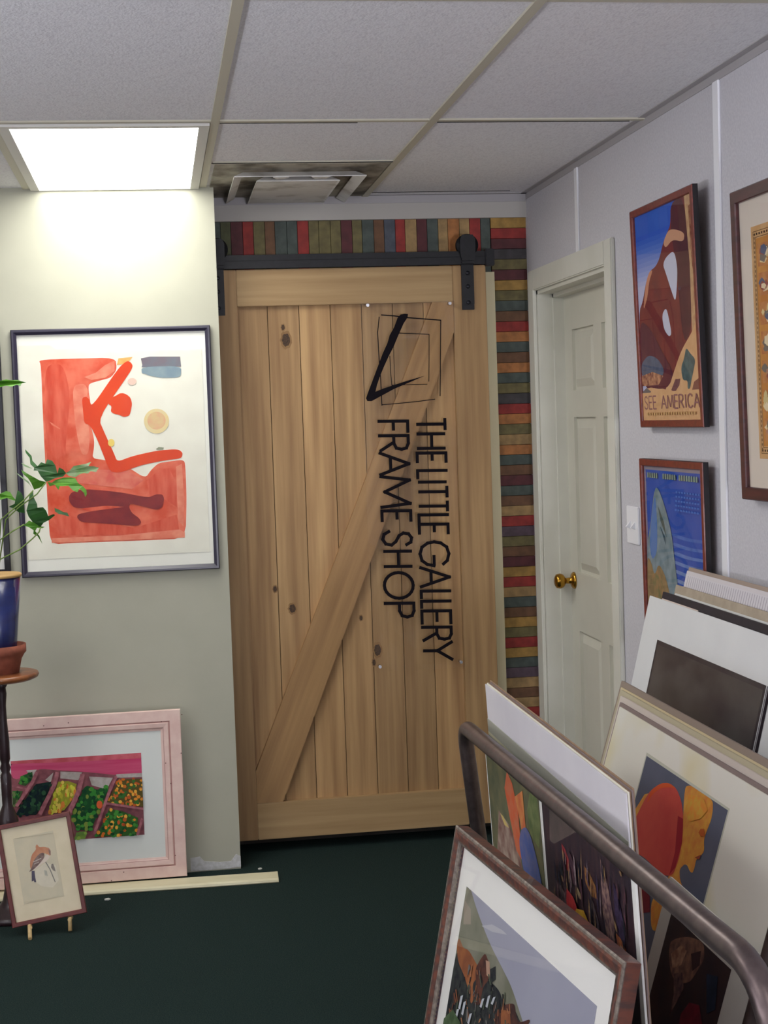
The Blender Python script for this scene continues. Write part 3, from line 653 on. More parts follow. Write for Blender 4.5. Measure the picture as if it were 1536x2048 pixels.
# ---- plant stand, saucer, pot, plant
YS = 5.14
cx_ = on(1, YS, 5, 1420).x; ed = on(1, YS, 78, 1345); rt = ed.x-cx_; zt_ = on(2, 0, 0, 0) and ed.z
e = empty('plant_stand', 'round topped wooden plant stand on a dark turned column', 'plant stand', T(cx_, YS, 0))
zt_ = ed.z+0.006
SW_ = mat((150, 92, 50), (112, 62, 36), 0.4, (14, 50, 14), coat=0.3); SD = mat((44, 24, 30), (34, 18, 22), 0.4, (30, 30, 30), coat=0.2)
MB().lathe([(0.001, zt_-0.024), (rt-0.02, zt_-0.024), (rt-0.004, zt_-0.017), (rt, zt_-0.009), (rt-0.003, zt_-0.002), (rt-0.01, zt_), (0.001, zt_)], seg=64).build('top', SW_, e)
zb = 0.30
pr = [(0.030, zb-0.03), (0.036, zb), (0.034, zb+0.03), (0.024, zb+0.06), (0.016, zb+0.08), (0.017, zb+0.12), (0.018, zb+0.18), (0.013, zb+0.19), (0.018, zb+0.205), (0.013, zb+0.22), (0.017, zb+0.235), (0.0175, zb+0.29), (0.013, zb+0.36), (0.012, zt_-0.11), (0.016, zt_-0.07), (0.014, zt_-0.05), (0.030, zt_-0.024)]
MB().lathe(pr, seg=28).build('column', SD, e)
MB().lathe([(0.001, 0), (0.095, 0), (0.1, 0.006), (0.1, 0.016), (0.09, 0.024), (0.05, 0.034), (0.03, 0.06), (0.022, 0.10), (0.024, 0.17), (0.020, 0.22), (0.028, zb-0.03), (0.001, zb-0.03)], seg=40).build('base', SD, e)
TC = mat((150, 84, 62), (126, 68, 50), 0.85, (30, 30, 30))
sr_ = on(1, YS, 52, 1290).x-cx_
o = MB().lathe([(0.001, 0), (sr_-0.026, 0), (sr_-0.016, 0.045), (sr_-0.006, 0.062), (sr_, 0.068), (sr_, 0.094), (sr_-0.005, 0.094), (sr_-0.008, 0.074), (sr_-0.024, 0.060), (0.001, 0.058)], seg=56).build('terracotta_bowl', TC)
o.matrix_world = T(cx_, YS, zt_); tag(o, 'shallow terracotta bowl under the blue pot on the plant stand', 'bowl')
pz = zt_+0.0585; rb = on(1, YS, 33, 1290).x-cx_; rtp = on(1, YS, 43, 1160).x-cx_; ph = on(1, YS, 40, 1145).z-pz
e = empty('plant_pot', 'tall tapered dark blue glazed pot with a tan rim', 'plant pot', T(cx_, YS, pz))
BLU = mat((26, 40, 100), (18, 26, 66), 0.25, (9, 9, 9), spec=0.6, coat=0.3)
MB().lathe([(0.001, 0), (rb-0.004, 0), (rb, 0.01), (rtp-0.002, ph-0.012), (rtp-0.010, ph-0.012), (rtp-0.014, ph-0.05), (0.001, ph-0.05)], seg=56).build('body', BLU, e)
MB().lathe([(rtp-0.010, ph-0.012), (rtp, ph-0.012), (rtp+0.002, ph-0.004), (rtp-0.003, ph), (rtp-0.010, ph-0.002)], seg=56).build('rim', mat((190, 154, 96), None, 0.6), e)
MB().lathe([(0.001, ph-0.04), (rtp-0.012, ph-0.04), (rtp-0.012, ph-0.032), (0.001, ph-0.030)], seg=40).build('soil', mat((44, 32, 24), (30, 22, 18), 1.0, (90, 90, 90), bump=0.8), e)
# plant: lobed leaves on long stems
pt = empty('potted_plant', 'leafy houseplant with deeply lobed bright green leaves in the blue pot', 'plant', T(cx_, YS, pz+ph-0.032))
PO = Vector((cx_, YS, pz+ph-0.032))
def leafmat(c, c2): 
    m = mat(c, c2, 0.45, (26, 26, 26)); m.node_tree.nodes['Principled BSDF'].inputs['Subsurface Weight'].default_value = 0.0; return m
LG = leafmat((96, 152, 44), (70, 128, 36)); LD = leafmat((56, 104, 46), (44, 84, 40)); LPale = leafmat((150, 170, 130), (110, 150, 90))
def leaf(poly_, ox, oy, sc, yd, bend, m, thick=0.0008):
    pts = [on(1, yd, *p) for p in conv(poly_, ox, oy, sc)]
    c = sum(pts, Vector())/len(pts); b = MB(); n = len(pts)
    def dep(p): return yd + bend[0]*(p.x-c.x) + bend[1]*(p.z-c.z) + bend[2]*((p.x-c.x)**2+(p.z-c.z)**2)*6
    tri = tessellate_polygon([[Vector((p.x, p.z, 0)) for p in pts]])
    for off in (0, thick):
        V = [b.bm.verts.new(Vector((p.x, dep(p)+off, p.z))-PO) for p in pts]
        for t in tri:
            try: b.bm.faces.new([V[i] for i in t])
            except ValueError: pass
    b.bm.verts.ensure_lookup_table()
    for i in range(n):
        j = (i+1) % n
        try: b.bm.faces.new([b.bm.verts[i], b.bm.verts[j], b.bm.verts[n+j], b.bm.verts[n+i]])
        except ValueError: pass
    return b.build('leaf', m, pt)
q = (0, 740, 5.12)
leaf([(470, 1145), (420, 1090), (385, 1030), (345, 1030), (350, 1000), (310, 965), (300, 900), (255, 850), (243, 812), (275, 840), (318, 880), (330, 930), (385, 985), (420, 945), (465, 960), (480, 915), (530, 930), (565, 980), (585, 1060), (600, 1000), (640, 1020), (670, 1060), (640, 1095), (560, 1110), (500, 1140)], *q, 4.99, (0.2, 0.3, 1), LD)
leaf([(470, 1150), (400, 1130), (360, 1105), (300, 1070), (218, 1020), (240, 1065), (290, 1110), (320, 1160), (345, 1228), (400, 1210), (455, 1180)], *q, 4.985, (0.3, -0.4, 1), LG)
leaf([(470, 1150), (520, 1160), (560, 1130), (640, 1105), (720, 1100), (770, 1110), (800, 1160), (850, 1190), (885, 1230), (890, 1270), (875, 1300), (860, 1255), (815, 1215), (795, 1250), (750, 1235), (700, 1185), (640, 1190), (610, 1190), (598, 1230), (570, 1200), (560, 1180), (500, 1195)], *q, 4.98, (-0.3, 0.5, 1), LG)
leaf([(660, 1060), (700, 1040), (750, 985), (800, 975), (880, 960), (935, 938), (905, 985), (960, 985), (1015, 1000), (1000, 1020), (985, 1045), (930, 1035), (900, 1060), (860, 1055), (820, 1065), (770, 1100), (700, 1090)], *q, 4.975, (-0.5, 0.2, 1), LPale)
leaf([(215, 950), (290, 985), (330, 1010), (300, 1005), (250, 985)], *q, 4.99, (0.2, 0.2, 1), LPale)
leaf([(335, 1225), (345, 1300), (380, 1370), (385, 1410), (440, 1405), (470, 1440), (490, 1500), (540, 1480), (560, 1490), (500, 1540), (440, 1570), (410, 1610), (380, 1600), (330, 1560), (290, 1500), (270, 1440), (290, 1370), (300, 1290)], *q, 5.0, (0.2, -0.3, 1), LD)
leaf([(180, 1230), (220, 1265), (245, 1320), (240, 1400), (250, 1470), (190, 1460), (140, 1420), (90, 1400), (150, 1370), (165, 1300)], *q, 5.01, (0.4, -0.2, 1), LD)
leaf([(245, 1590), (300, 1540), (350, 1560), (400, 1600), (455, 1608), (430, 1622), (380, 1615), (360, 1650), (400, 1700), (425, 1790), (410, 1760), (380, 1700), (340, 1680), (345, 1640), (300, 1610)], *q, 5.0, (0.3, -0.4, 1), LG)
leaf([(555, 1415), (600, 1430), (650, 1455), (690, 1460), (712, 1500), (690, 1495), (640, 1480), (600, 1475), (560, 1450)], *q, 4.985, (-0.3, 0.3, 1), LD)
leaf([(-120, 1300), (0, 1268), (60, 1240), (100, 1250), (130, 1300), (170, 1345), (110, 1330), (70, 1310), (0, 1330), (-60, 1340)], *q, 5.0, (0.2, 0.2, 1), LG)
leaf([(-160, 130), (-60, 105), (0, 110), (60, 95), (110, 105), (180, 100), (215, 115), (262, 124), (220, 135), (205, 165), (170, 150), (120, 172), (60, 160), (0, 175), (-90, 180)], *q, 4.97, (0.1, 0.6, 1), LG)
leaf([(145, 1040), (215, 1085), (290, 1140), (330, 1215), (300, 1170), (220, 1105)], *q, 4.985, (0.2, 0.2, 1), LPale)
def stem(pts, r=0.0022):
    P_ = [on(1, d_, *conv([p], *q)[0])-PO for p, d_ in pts]
    return MB().tube([Vector((0, 0, 0))] + P_, r, None, 8).build('stem', mat((110, 136, 62), None, 0.6), pt)
stem([((10, 1530), 5.01), ((130, 1430), 5.0), ((250, 1330), 4.99), ((340, 1235), 4.985)])
stem([((60, 1530), 5.01), ((200, 1400), 5.0), ((380, 1270), 4.99), ((470, 1150), 4.983)])
stem([((0, 1740), 5.01), ((130, 1650), 5.0), ((250, 1580), 5.0)])
stem([((0, 1940), 5.01), ((200, 1840), 5.005), ((330, 1730), 5.0), ((400, 1660), 5.0), ((415, 1610), 5.0)])
stem([((-150, 1300), 5.01), ((-150, 700), 4.99), ((-120, 300), 4.98), ((-60, 150), 4.972)])
stem([((-40, 1500), 5.0), ((0, 1290), 5.0)])

# ---- paper scrap on the carpet
for (a, b, lb, s_) in ((215, 1798, 'tiny white paper scrap on the carpet below the pink frame', 0.007), (520, 1737, 'tiny pale crumb on the carpet behind the cream strip', 0.005)):
    p = on(2, 0.003, a, b)
    o = MB().prism([(-s_*1.3, -s_), (s_*0.5, -s_*1.1), (s_*1.5, -s_*0.2), (s_*0.6, s_), (-s_*0.6, s_*0.8), (-s_*1.5, 0)], 0.0, 0.004).build('paper_scrap', mat((220, 222, 214), None, 0.9))
    o.matrix_world = T(p.x, p.y, 0.0005); tag(o, lb, 'litter')

# ------------------------------------------------------------------ posters on the right wall
def side_band(e, w_, h_, fd):
    MB().molding(w_, h_, [(-0.0006, -fd), (-0.0006, -0.0025), (0.0, -0.0025), (0.0, -fd)], mat((22, 14, 20), None, 0.6)).build('frame_side', None, e)
    for sx_ in (-1, 1): MB().lathe([(0.001, 0), (0.008, 0), (0.008, 0.014), (0.001, 0.014)], seg=12).build('added_bumper', mat((30, 28, 28), None, 0.8), e, T(sx_*(w_/2-0.06), 0.02, -fd-0.0145))  # added bumpers bridging the gap between frame and wall
def wall_plane(Xb, lean, zb_=1.0): return Plane((Xb, 4.0, zb_), (0, -1, 0), (lean, 0, 1))
FR = mat((132, 52, 40), (104, 38, 32), 0.35, (60, 60, 8), coat=0.2)
P = wall_plane(1.408, -0.030, 1.57)
P, w_, h_ = from_corners(P, (1257.5, 425.4), (1381, 367.6), (1281.6, 856.5), (1408, 852.4))
e = frame_pic('framed_poster', 'tall framed travel poster of red rocks lettered SEE AMERICA on the right wall', 'poster', P, w_, h_, 0.020, 0.017, FR)
side_band(e, w_, h_, 0.017)
x0, x1 = -w_/2+0.02, w_/2-0.02; y0, y1 = 0.02, h_-0.02; H = y1-y0; Wd = x1-x0
A = Art(P, x0, y0, x1, y1, -0.009, flatm((46, 92, 196), (58, 104, 204), 6))
def N_(pts): return [(x0+a*Wd, y1-b*H) for a, b in pts]
def sh(pts, c, c2=None, sc=20):
    q = N_(pts)
    if len(pts) > 5:
        for _ in range(2):
            q = [v for i in range(len(q)) for v in ((q[i][0]*.78+q[(i+1) % len(q)][0]*.22, q[i][1]*.78+q[(i+1) % len(q)][1]*.22), (q[i][0]*.22+q[(i+1) % len(q)][0]*.78, q[i][1]*.22+q[(i+1) % len(q)][1]*.78))]
    A.shape(q, flatm(c, c2, sc))
for i in range(12): sh([(0, .10+i*.022), (1, .10+i*.022), (1, .9), (0, .9)], (46+i*13, 92+i*9, 200+i*2))
sh([(0, .46), (.08, .42), (.16, .33), (.24, .28), (.34, .27), (.42, .24), (.50, .17), (.58, .13), (.64, .10), (.66, 0), (1, 0), (1, .75), (.6, .86), (0, .8)], (132, 58, 54), (112, 50, 54), 14)
sh([(.66, 0), (.88, 0), (.92, .3), (.9, .6), (.75, .66), (.70, .3), (.64, .12)], (96, 50, 56), (84, 46, 54), 16)
sh([(.5, .17), (.6, .12), (.72, .13), (.86, .16), (.84, .2), (.66, .17), (.54, .2)], (212, 160, 128)); sh([(.16, .33), (.24, .28), (.3, .28), (.22, .33), (.18, .4), (.08, .47)], (206, 140, 110))
sh([(.54, .24), (.68, .22), (.72, .30), (.70, .38), (.66, .46), (.60, .40), (.52, .31), (.48, .27)], (206, 208, 226)); sh([(.42, .50), (.50, .47), (.54, .53), (.57, .60), (.52, .61), (.44, .57)], (206, 208, 226))
sh([(.88, 0), (1, 0), (1, .56), (.9, .62), (.92, .3)], (208, 172, 128), (186, 140, 104), 40); sh([(.94, .05), (1, .04), (1, .4), (.95, .3)], (120, 60, 50), (180, 130, 100), 50)
sh([(0, .5), (.2, .55), (.4, .68), (.6, .8), (.4, .9), (0, .84)], (88, 42, 58), (104, 50, 60), 14)
sh([(1, .54), (.92, .60), (.72, .68), (.6, .76), (.46, .86), (0, .83), (0, 1), (1, 1)], (222, 176, 130), (214, 166, 118), 26)
sh([(0, .72), (.14, .68), (.3, .70), (.42, .76), (.36, .80), (.1, .79), (0, .78)], (98, 106, 128), (84, 92, 112), 40); sh([(0, .78), (.2, .765), (.4, .79), (.3, .83), (0, .83)], (206, 150, 112), (120, 66, 60), 60)
sh([(.28, .84), (.44, .77), (.52, .73), (.52, .80), (.42, .855)], (104, 48, 56))
sh([(.72, .82), (.70, .76), (.76, .72), (.80, .67), (.86, .70), (.94, .73), (.90, .78), (.86, .82), (.83, .86), (.79, .86), (.80, .82)], (92, 112, 112), (76, 92, 92), 50)
sh([(.52, .86), (.6, .81), (.68, .81), (.66, .84), (.58, .87)], (120, 76, 78)); sh([(0, .86), (.08, .84), (.16, .86), (.1, .88), (0, .885)], (112, 104, 104)); sh([(.86, .87), (.9, .83), (1, .81), (1, .87)], (130, 80, 70))
A.line([(0, 0), (0, 0)], .001, flatm((0, 0, 0)))
sh([(0, .865), (1, .865), (1, 1), (0, 1)], (222, 176, 130), (214, 166, 118), 26)
TX = flatm((150, 104, 100)); word = 'SEE AMERICA'; wx = x0+0.03*Wd; ws = [.068, .060, .060, .05, .092, .105, .062, .078, .03, .082, .092]; tot = sum(ws)+0.022*10; kx = 0.95/tot
for ch, cw in zip(word, ws):
    if ch != ' ':
        for st in GL[ch]:
            pts = [(wx+a*cw*kx*Wd, y1-(0.945-0.062*b)*H) for a, b in st]; k0 = A.k
            for a, b in zip(pts, pts[1:]):
                l = math.hypot(b[0]-a[0], b[1]-a[1]) or 1; nx, ny = -(b[1]-a[1])/l*.0036, (b[0]-a[0])/l*.0022
                A.shape([(a[0]+nx, a[1]+ny), (a[0]-nx, a[1]-ny), (b[0]-nx, b[1]-ny), (b[0]+nx, b[1]+ny)], TX); A.k = k0
            A.k = k0+1
    wx += (cw+0.022)*kx*Wd
for i in range(20): sh([(.08+i*.043, .962), (.105+i*.043, .962), (.105+i*.043, .975), (.08+i*.043, .975)], (196, 156, 104))
A.build(e)

P = wall_plane(1.408, -0.012, 1.0)
P, w_, h_ = from_corners(P, (1279, 918.6), (1404, 924.1), (1287, 1230)); h_ += 0.13; P = P.moved(0, -0.13)
e = frame_pic('framed_poster', 'framed blue poster of a pale pointed mountain below the red rock poster', 'poster', P, w_, h_, 0.020, 0.017, FR)
side_band(e, w_, h_, 0.017)
x0, x1 = -w_/2+0.02, w_/2-0.02; y0, y1 = 0.02, h_-0.02; H = y1-y0; Wd = x1-x0
A = Art(P, x0, y0, x1, y1, -0.009, flatm((48, 84, 176), (64, 92, 178), 10))
sh([(0, 0), (1, 0), (1, .02), (0, .02)], (150, 140, 150)); sh([(0, 0), (.03, 0), (.03, 1), (0, 1)], (140, 130, 150))
for i in range(9):
    y_ = .33+i*.045; c = (90+i*10, 120+i*8, 196+i*2)
    sh([(.45+.03*(i % 3), y_), (.75, y_+.012), (1, y_+.006), (1, y_+.022), (.7, y_+.028), (.47, y_+.018)], c, tuple(v-14 for v in c))
sh([(.5, .76), (1, .72), (1, 1), (.5, 1)], (120, 150, 196))
sh([(.22, .10), (.30, .14), (.40, .24), (.47, .34), (.50, .46), (.55, .62), (.62, .8), (.66, 1), (0, 1), (0, .44), (.1, .3), (.16, .16)], (142, 158, 166), (116, 134, 140), 26)
sh([(.20, .13), (.22, .30), (.20, .45), (.1, .5), (.06, .42), (.12, .26)], (96, 130, 188)); sh([(.24, .2), (.34, .28), (.38, .36), (.28, .28)], (84, 96, 92)); sh([(.26, .3), (.36, .36), (.36, .4)], (60, 84, 96))
sh([(0, .48), (.08, .5), (.14, .58), (.22, .50), (.34, .56), (.44, .7), (.52, .86), (.56, 1), (0, 1)], (168, 138, 96), (134, 116, 84), 22)
sh([(.1, .58), (.2, .54), (.3, .62), (.26, .74), (.14, .72)], (128, 124, 84), (176, 132, 92), 40); sh([(.18, .8), (.24, .78), (.26, 1), (.18, 1)], (140, 92, 88))
for i in range(22):
    if i not in (5, 6, 13): sh([(.07+i*.04, .035), (.095+i*.04, .033), (.097+i*.04, .06), (.068+i*.04, .062)], (134, 150, 138))
for r_ in range(5):
    for i in range(9): sh([(.58+i*.045, .115+r_*.022), (.61+i*.045, .115+r_*.022), (.61+i*.045, .124+r_*.022), (.58+i*.045, .124+r_*.022)], (80, 112, 186))
A.build(e)

P = wall_plane(1.408, -0.022, 1.4)
P, w_, h_ = from_corners(P, (1455.7, 390.5), (1536, 352), (1486.6, 998)); w2 = 0.80; P = P.moved(-w_/2+w2/2, 0); w_ = w2
e = frame_pic('framed_print', 'large dark mahogany framed tan story sheet with rows of small scenes at the right edge', 'picture', P, w_, h_, 0.030, 0.017, mat((84, 36, 40), (62, 26, 32), 0.35, (8, 60, 60), coat=0.2))
side_band(e, w_, h_, 0.017)
MB().box((-w_/2+0.028, 0.028, -0.013), (w_/2-0.028, h_-0.028, -0.011)).build('mat_board', mat((222, 210, 196), None, 0.85), e)
x0, x1 = -w_/2+0.10, w_/2-0.10; y0, y1 = 0.10, h_-0.095; H = y1-y0; Wd = x1-x0
A = Art(P, x0, y0, x1, y1, -0.0098, flatm((214, 172, 122), (206, 160, 108), 20), 0.0001)
def ol(a, b, c, d, wd, m):
    for p_ in ((a, b, c, b+wd), (a, d-wd, c, d), (a, b, a+wd, d), (c-wd, b, c, d)): A.shape([(p_[0], p_[1]), (p_[2], p_[1]), (p_[2], p_[3]), (p_[0], p_[3])], m)
ol(x0+.012, y0+.012, x1-.012, y1-.012, .0015, flatm((110, 80, 50))); ol(x0+.026, y0+.026, x1-.026, y1-.026, .0015, flatm((120, 86, 50)))
k0 = A.k
for i in range(38):
    xx = x0+.018+i*(Wd-.036)/38
    for yy in (y0+.017, y1-.022): A.k = k0; A.shape([(xx, yy), (xx+.007, yy), (xx+.007, yy+.005), (xx, yy+.005)], flatm((64, 44, 34)))
for i in range(46):
    yy = y0+.02+i*(H-.04)/46; A.k = k0; A.shape([(x0+.018, yy), (x0+.022, yy), (x0+.022, yy+.006), (x0+.018, yy+.006)], flatm((110, 80, 56)))
nc, nr = 6, 7; cw, chh = (Wd-.06)/nc, (H-.07)/nr
A.shape([(x0+.03, y0+.03), (x1-.03, y0+.03), (x1-.03, y1-.03), (x0+.03, y1-.03)], flatm((206, 146, 74), (190, 122, 60), 18)); k0 = A.k+1
cols = [(226, 204, 150), (120, 112, 104), (92, 100, 124), (176, 128, 108), (214, 194, 140), (150, 84, 76), (128, 130, 96), (234, 214, 176)]
for i in range(nc):
    for j in range(nr):
        A.k = k0; cx, cyy = x0+.03+(i+.5)*cw, y0+.035+(j+.5)*chh
        A.shape([(cx-cw*.4, cyy-chh*.40), (cx+cw*.4, cyy-chh*.40), (cx+cw*.4, cyy+chh*.38), (cx-cw*.4, cyy+chh*.38)], flatm((200, 140, 84), (180, 110, 66), 30))
        for t in range(7):
            A.k = k0+1+t; A.shape(circ(cx+random.uniform(-.22, .22)*cw, cyy+random.uniform(-.22, .2)*chh, cw*random.uniform(.1, .26), chh*random.uniform(.08, .2), random.choice((4, 5, 6, 8)), .15), flatm(random.choice(cols)))
A.build(e)

# ------------------------------------------------------------------ print rack (steel tube bin)
TUBE = mat((112, 98, 96), (92, 80, 80), 0.36, (40, 40, 40), metal=0.75, name='bronze_tube')
rk = empty('print_rack', 'bronze steel tube print rack with a long curved handrail', 'rack', T(0.95, 2.7, 0))
def rl(p): return Vector(p)-Vector((0.95, 2.7, 0))
RR = 0.0185
def bend(a, c, b, r, n=7):
    """rounded corner at c between a and b"""
    a, b, c = Vector(a), Vector(b), Vector(c); u_ = (a-c).normalized(); v_ = (b-c).normalized(); p, q_ = c+u_*r, c+v_*r
    return [p*(1-t)**2 + c*2*t*(1-t) + q_*t*t for t in [k/n for k in range(n+1)]]
A_, B_ = Vector((0.70, 3.575, 0.874)), Vector((0.70, 1.715, 0.929))
fA, fB = Vector((0.795, 3.575, 0.0)), Vector((0.797, 1.715, 0.0))
MB().tube([fA]+bend(fA, A_, B_, 0.07)+bend(A_, B_, fB, 0.105)+[fB], RR, None, 20).build('side_frame', TUBE, rk)
A2, B2 = Vector((1.245, 3.52, 0.845)), Vector((1.245, 1.735, 0.845)); gA, gB = Vector((0.992, 3.52, 0)), Vector((0.992, 1.735, 0))
MB().tube([gA]+bend(gA, A2, B2, 0.07)+bend(A2, B2, gB, 0.1)+[gB], RR, None, 20).build('side_frame', TUBE, rk)
t0 = on(1, 2.43, 1507, 2048); t1 = on(1, 2.43, 1548, 1895)
dd = (t1-t0)/(t1.z-t0.z); pf = t0 - dd*(t0.z-0.31); pt_ = t0 + dd*(0.80-t0.z)
qn = Vector((pt_.x, 1.80, pt_.z)); qf = Vector((pf.x, 1.80, 0.31))
MB().tube([pf]+bend(pf, pt_, qn, 0.06)+bend(pt_, qn, qf, 0.06)+[qf], RR, None, 18).build('divider_frame', TUBE, rk)
for yy in (3.50, 1.80):
    MB().tube([rl((0.79, yy, 0.05))*1.0, rl((0.98, yy, 0.05))], 0.012).build('cross_bar', TUBE, rk)
for ch_ in rk.children:
    if ch_.name.startswith(('side_frame', 'divider')): ch_.data.transform(T(-0.95, -2.7, 0))
MB().box((0.775-0.95, 1.76-2.7, 0.290), (1.045-0.95, 3.52-2.7, 0.305)).build('added_shelf', mat((70, 60, 56), None, 0.8), rk)  # added, unseen shelf giving the standing prints a footing

def board(name, label, cat, pl, x0, x1, top, hgt, th, m, group=None):
    """sheet standing on its lower edge; returns (obj, Plane at bottom centre of the face)"""
    p = pl.moved((x0+x1)/2, top-hgt); w2 = (x1-x0)/2
    o = MB().box((-w2, 0, -th), (w2, hgt, 0), m, min(0.0008, th*0.3)).build(name, None); o.matrix_world = p.M(); tag(o, label, cat, group)
    return o, p, 2*w2, hgt
BRN = mat((170, 140, 112), (150, 122, 98), 0.8, (30, 30, 30)); CRM = mat((236, 232, 218), (228, 222, 204), 0.85, (8, 8, 8)); MAU = mat((142, 124, 120), None, 0.8)

# left group, leaning on the left rail: plane tips 5 cm per metre towards the room
lean_l = -0.05
PG = Plane((0.742, 3.0, 0.97), (0, -1, 0), (lean_l, 0, 1))
def downto(pl, z, y=0): return (z-pl.O.z)/pl.v.z
g0 = PG.uv(970, 1367); g1 = PG.uv(1251, 1588); gt = (g0[1]+g1[1])/2
WB = mat((222, 218, 222), (212, 208, 214), 0.6, (4, 4, 4))
o, p, ww, hh = board('mat_board', 'big white mat board standing behind the curved rail, frontmost of the left stack', 'mat board', PG, g0[0], g1[0], gt, gt-downto(PG, 0.3065), 0.003, WB, None)
A = Art(p, -ww/2+0.0, 0.0, ww/2, hh-0.082, 0.0012, mat((176, 176, 162), (160, 160, 148), 0.5, (2, 30, 2)), 0.0002)  # grey-green lower band and cream stripe coloured onto the board
A.shape([(-ww/2, hh-0.112), (ww/2, hh-0.122), (ww/2, hh-0.134), (-ww/2, hh-0.120)], flatm((214, 208, 178)))
A.build(o, 'lower_band')
grpL = 'boards in the left stack of the rack'
for k, (mm, lb, dz, dy) in enumerate(((CRM, 'thin cream board behind the big white mat board', 0.004, 0.003), (BRN, 'brown cardboard sheet, second behind the big white mat board', 0.003, -0.004), (MAU, 'grey backing board, third behind the big white mat board', 0.006, 0.002), (BRN, 'brown cardboard sheet, rearmost of the left stack', 0.009, -0.010))):
    board('backing_board', lb, 'board', PG.moved(0, 0, -0.0035-0.0036*k), g0[0]+dy, g1[0]+dy*0.6, gt+dz*0.6, gt+dz*0.6-downto(PG.moved(0, 0, -0.0035-0.0036*k), 0.3065), 0.0032, mm, grpL)
# matted prints in front of the white board
def sheet(pl, label, xl, xr, top, zbot, marg, base, th=0.004, matm=MATW):
    o, p, ww, hh = board('matted_print', label, 'print', pl, xl, xr, top, top-downto(pl, zbot), th, matm, None)
    ml, mr, mt, mbt = marg
    A = Art(p, -ww/2+ml, mbt, ww/2-mr, hh-mt, 0.0012, base, 0.0002); return o, A
P1 = PG.moved(0, 0, 0.0065); xl = P1.uv(986, 1700)[0]; xr = P1.uv(1087, 1700)[0]
o, A = sheet(P1, 'colourful abstract print in a white mat at the far end of the left stack', xl, xr, downto(P1, 0.856), 0.3065, (0.014, 0.006, 0.006, 0.04), flatm((118, 112, 82), (92, 96, 74), 14))
q = (840, 1620, 3.339)
A.px([(780, -100), (810, 100), (800, 260), (740, 160), (720, 0), (740, -150)], *q, flatm((96, 110, 70), (120, 128, 84), 30))
A.px([(530, 0), (600, 100), (660, 250), (690, 400), (760, 560), (600, 500), (520, 300)], *q, flatm((176, 156, 140), (120, 84, 76), 18))
A.px([(540, 20), (560, 40), (600, 120), (570, 100)], *q, flatm((200, 176, 110)))
A.px([(585, -260), (620, -180), (660, 0), (690, 340), (650, 270), (600, 20), (570, -150)], *q, flatm((196, 116, 84), (206, 96, 60), 30))
A.px([(640, -90), (690, -130), (715, 150), (690, 170), (672, 60)], *q, flatm((212, 140, 84), (200, 110, 70), 30))
A.px([(680, 130), (715, 110), (750, 180), (800, 380), (835, 580), (760, 520), (700, 420), (668, 220)], *q, flatm((84, 100, 160), (110, 112, 150), 30))
A.px([(540, 380), (700, 450), (800, 600), (700, 700), (540, 600)], *q, flatm((70, 50, 50), (96, 66, 60), 30))
A.build(o)
P2 = PG.moved(0, 0, 0.0125); xl = P2.uv(1088, 1700)[0]; xr = P2.uv(1280, 1900)[0]
o, A = sheet(P2, 'dark print with red and yellow flashes in a white mat beneath the rail', xl, xr, downto(P2, 0.872), 0.3065, (0.016, 0.022, 0.006, 0.04), mat((38, 30, 44), (66, 44, 50), 0.5, (60, 10, 60), spec=0.3))
A.px([(860, -200), (900, -300), (1180, -40), (1100, 140), (1040, 150), (900, 225), (870, 200)], *q, flatm((104, 88, 84), (84, 76, 72), 12))  # grey wedge paints a reflection onto the top of the print
def streak(x, y0_, y1_, wd, c, c2):
    pts = [(x, y0_), (x+wd*.6, y0_+(y1_-y0_)*.2), (x+wd*1.3, y0_+(y1_-y0_)*.6), (x+wd*1.6, y1_), (x+wd*.9, y1_-(y1_-y0_)*.1), (x+wd*.2, y0_+(y1_-y0_)*.5)]
    A.px(pts, *q, flatm(c, c2, 80))
for a in ((950, 220, 420, 40, (120, 40, 50), (160, 60, 60)), (1100, 370, 600, 60, (150, 100, 50), (90, 60, 50)), (1210, 320, 1000, 70, (140, 110, 100), (80, 56, 66)), (920, 470, 640, 50, (110, 90, 90), (60, 44, 54)), (1140, 560, 900, 50, (100, 84, 84), (50, 40, 54)), (1300, 480, 900, 50, (66, 50, 80), (40, 30, 50)), (1050, 500, 600, 24, (170, 150, 110), (120, 90, 80)), (1320, 820, 1000, 50, (176, 104, 60), (130, 70, 50)), (1350, 900, 1050, 40, (190, 170, 140), (140, 120, 110)), (1000, 260, 520, 40, (80, 50, 60), (60, 40, 50))): streak(*a)
k0 = A.k; RS = random.Random(3)
for i in range(90):
    A.k = k0+i % 12; x_ = RS.uniform(900, 1380); y_ = RS.uniform(240+max(0, x_-1250)*.4, 950)
    streak(x_, y_, y_+RS.uniform(60, 260), RS.uniform(4, 14), *RS.choice((((150, 130, 130), (90, 70, 80)), ((96, 60, 66), (60, 40, 50)), ((24, 24, 40), (40, 36, 50)), ((30, 34, 40), (24, 24, 30)), ((160, 130, 90), (110, 80, 60)), ((70, 50, 80), (50, 40, 60)))))
A.k = k0+13
A.px([(1000, 520), (1045, 580), (1072, 660), (1040, 730), (1010, 700), (998, 600)], *q, flatm((190, 56, 56), (170, 44, 50), 40))
A.px([(1065, 655), (1115, 668), (1160, 780), (1185, 870), (1110, 830), (1040, 740)], *q, flatm((214, 166, 54), (200, 148, 44), 40))
A.build(o)

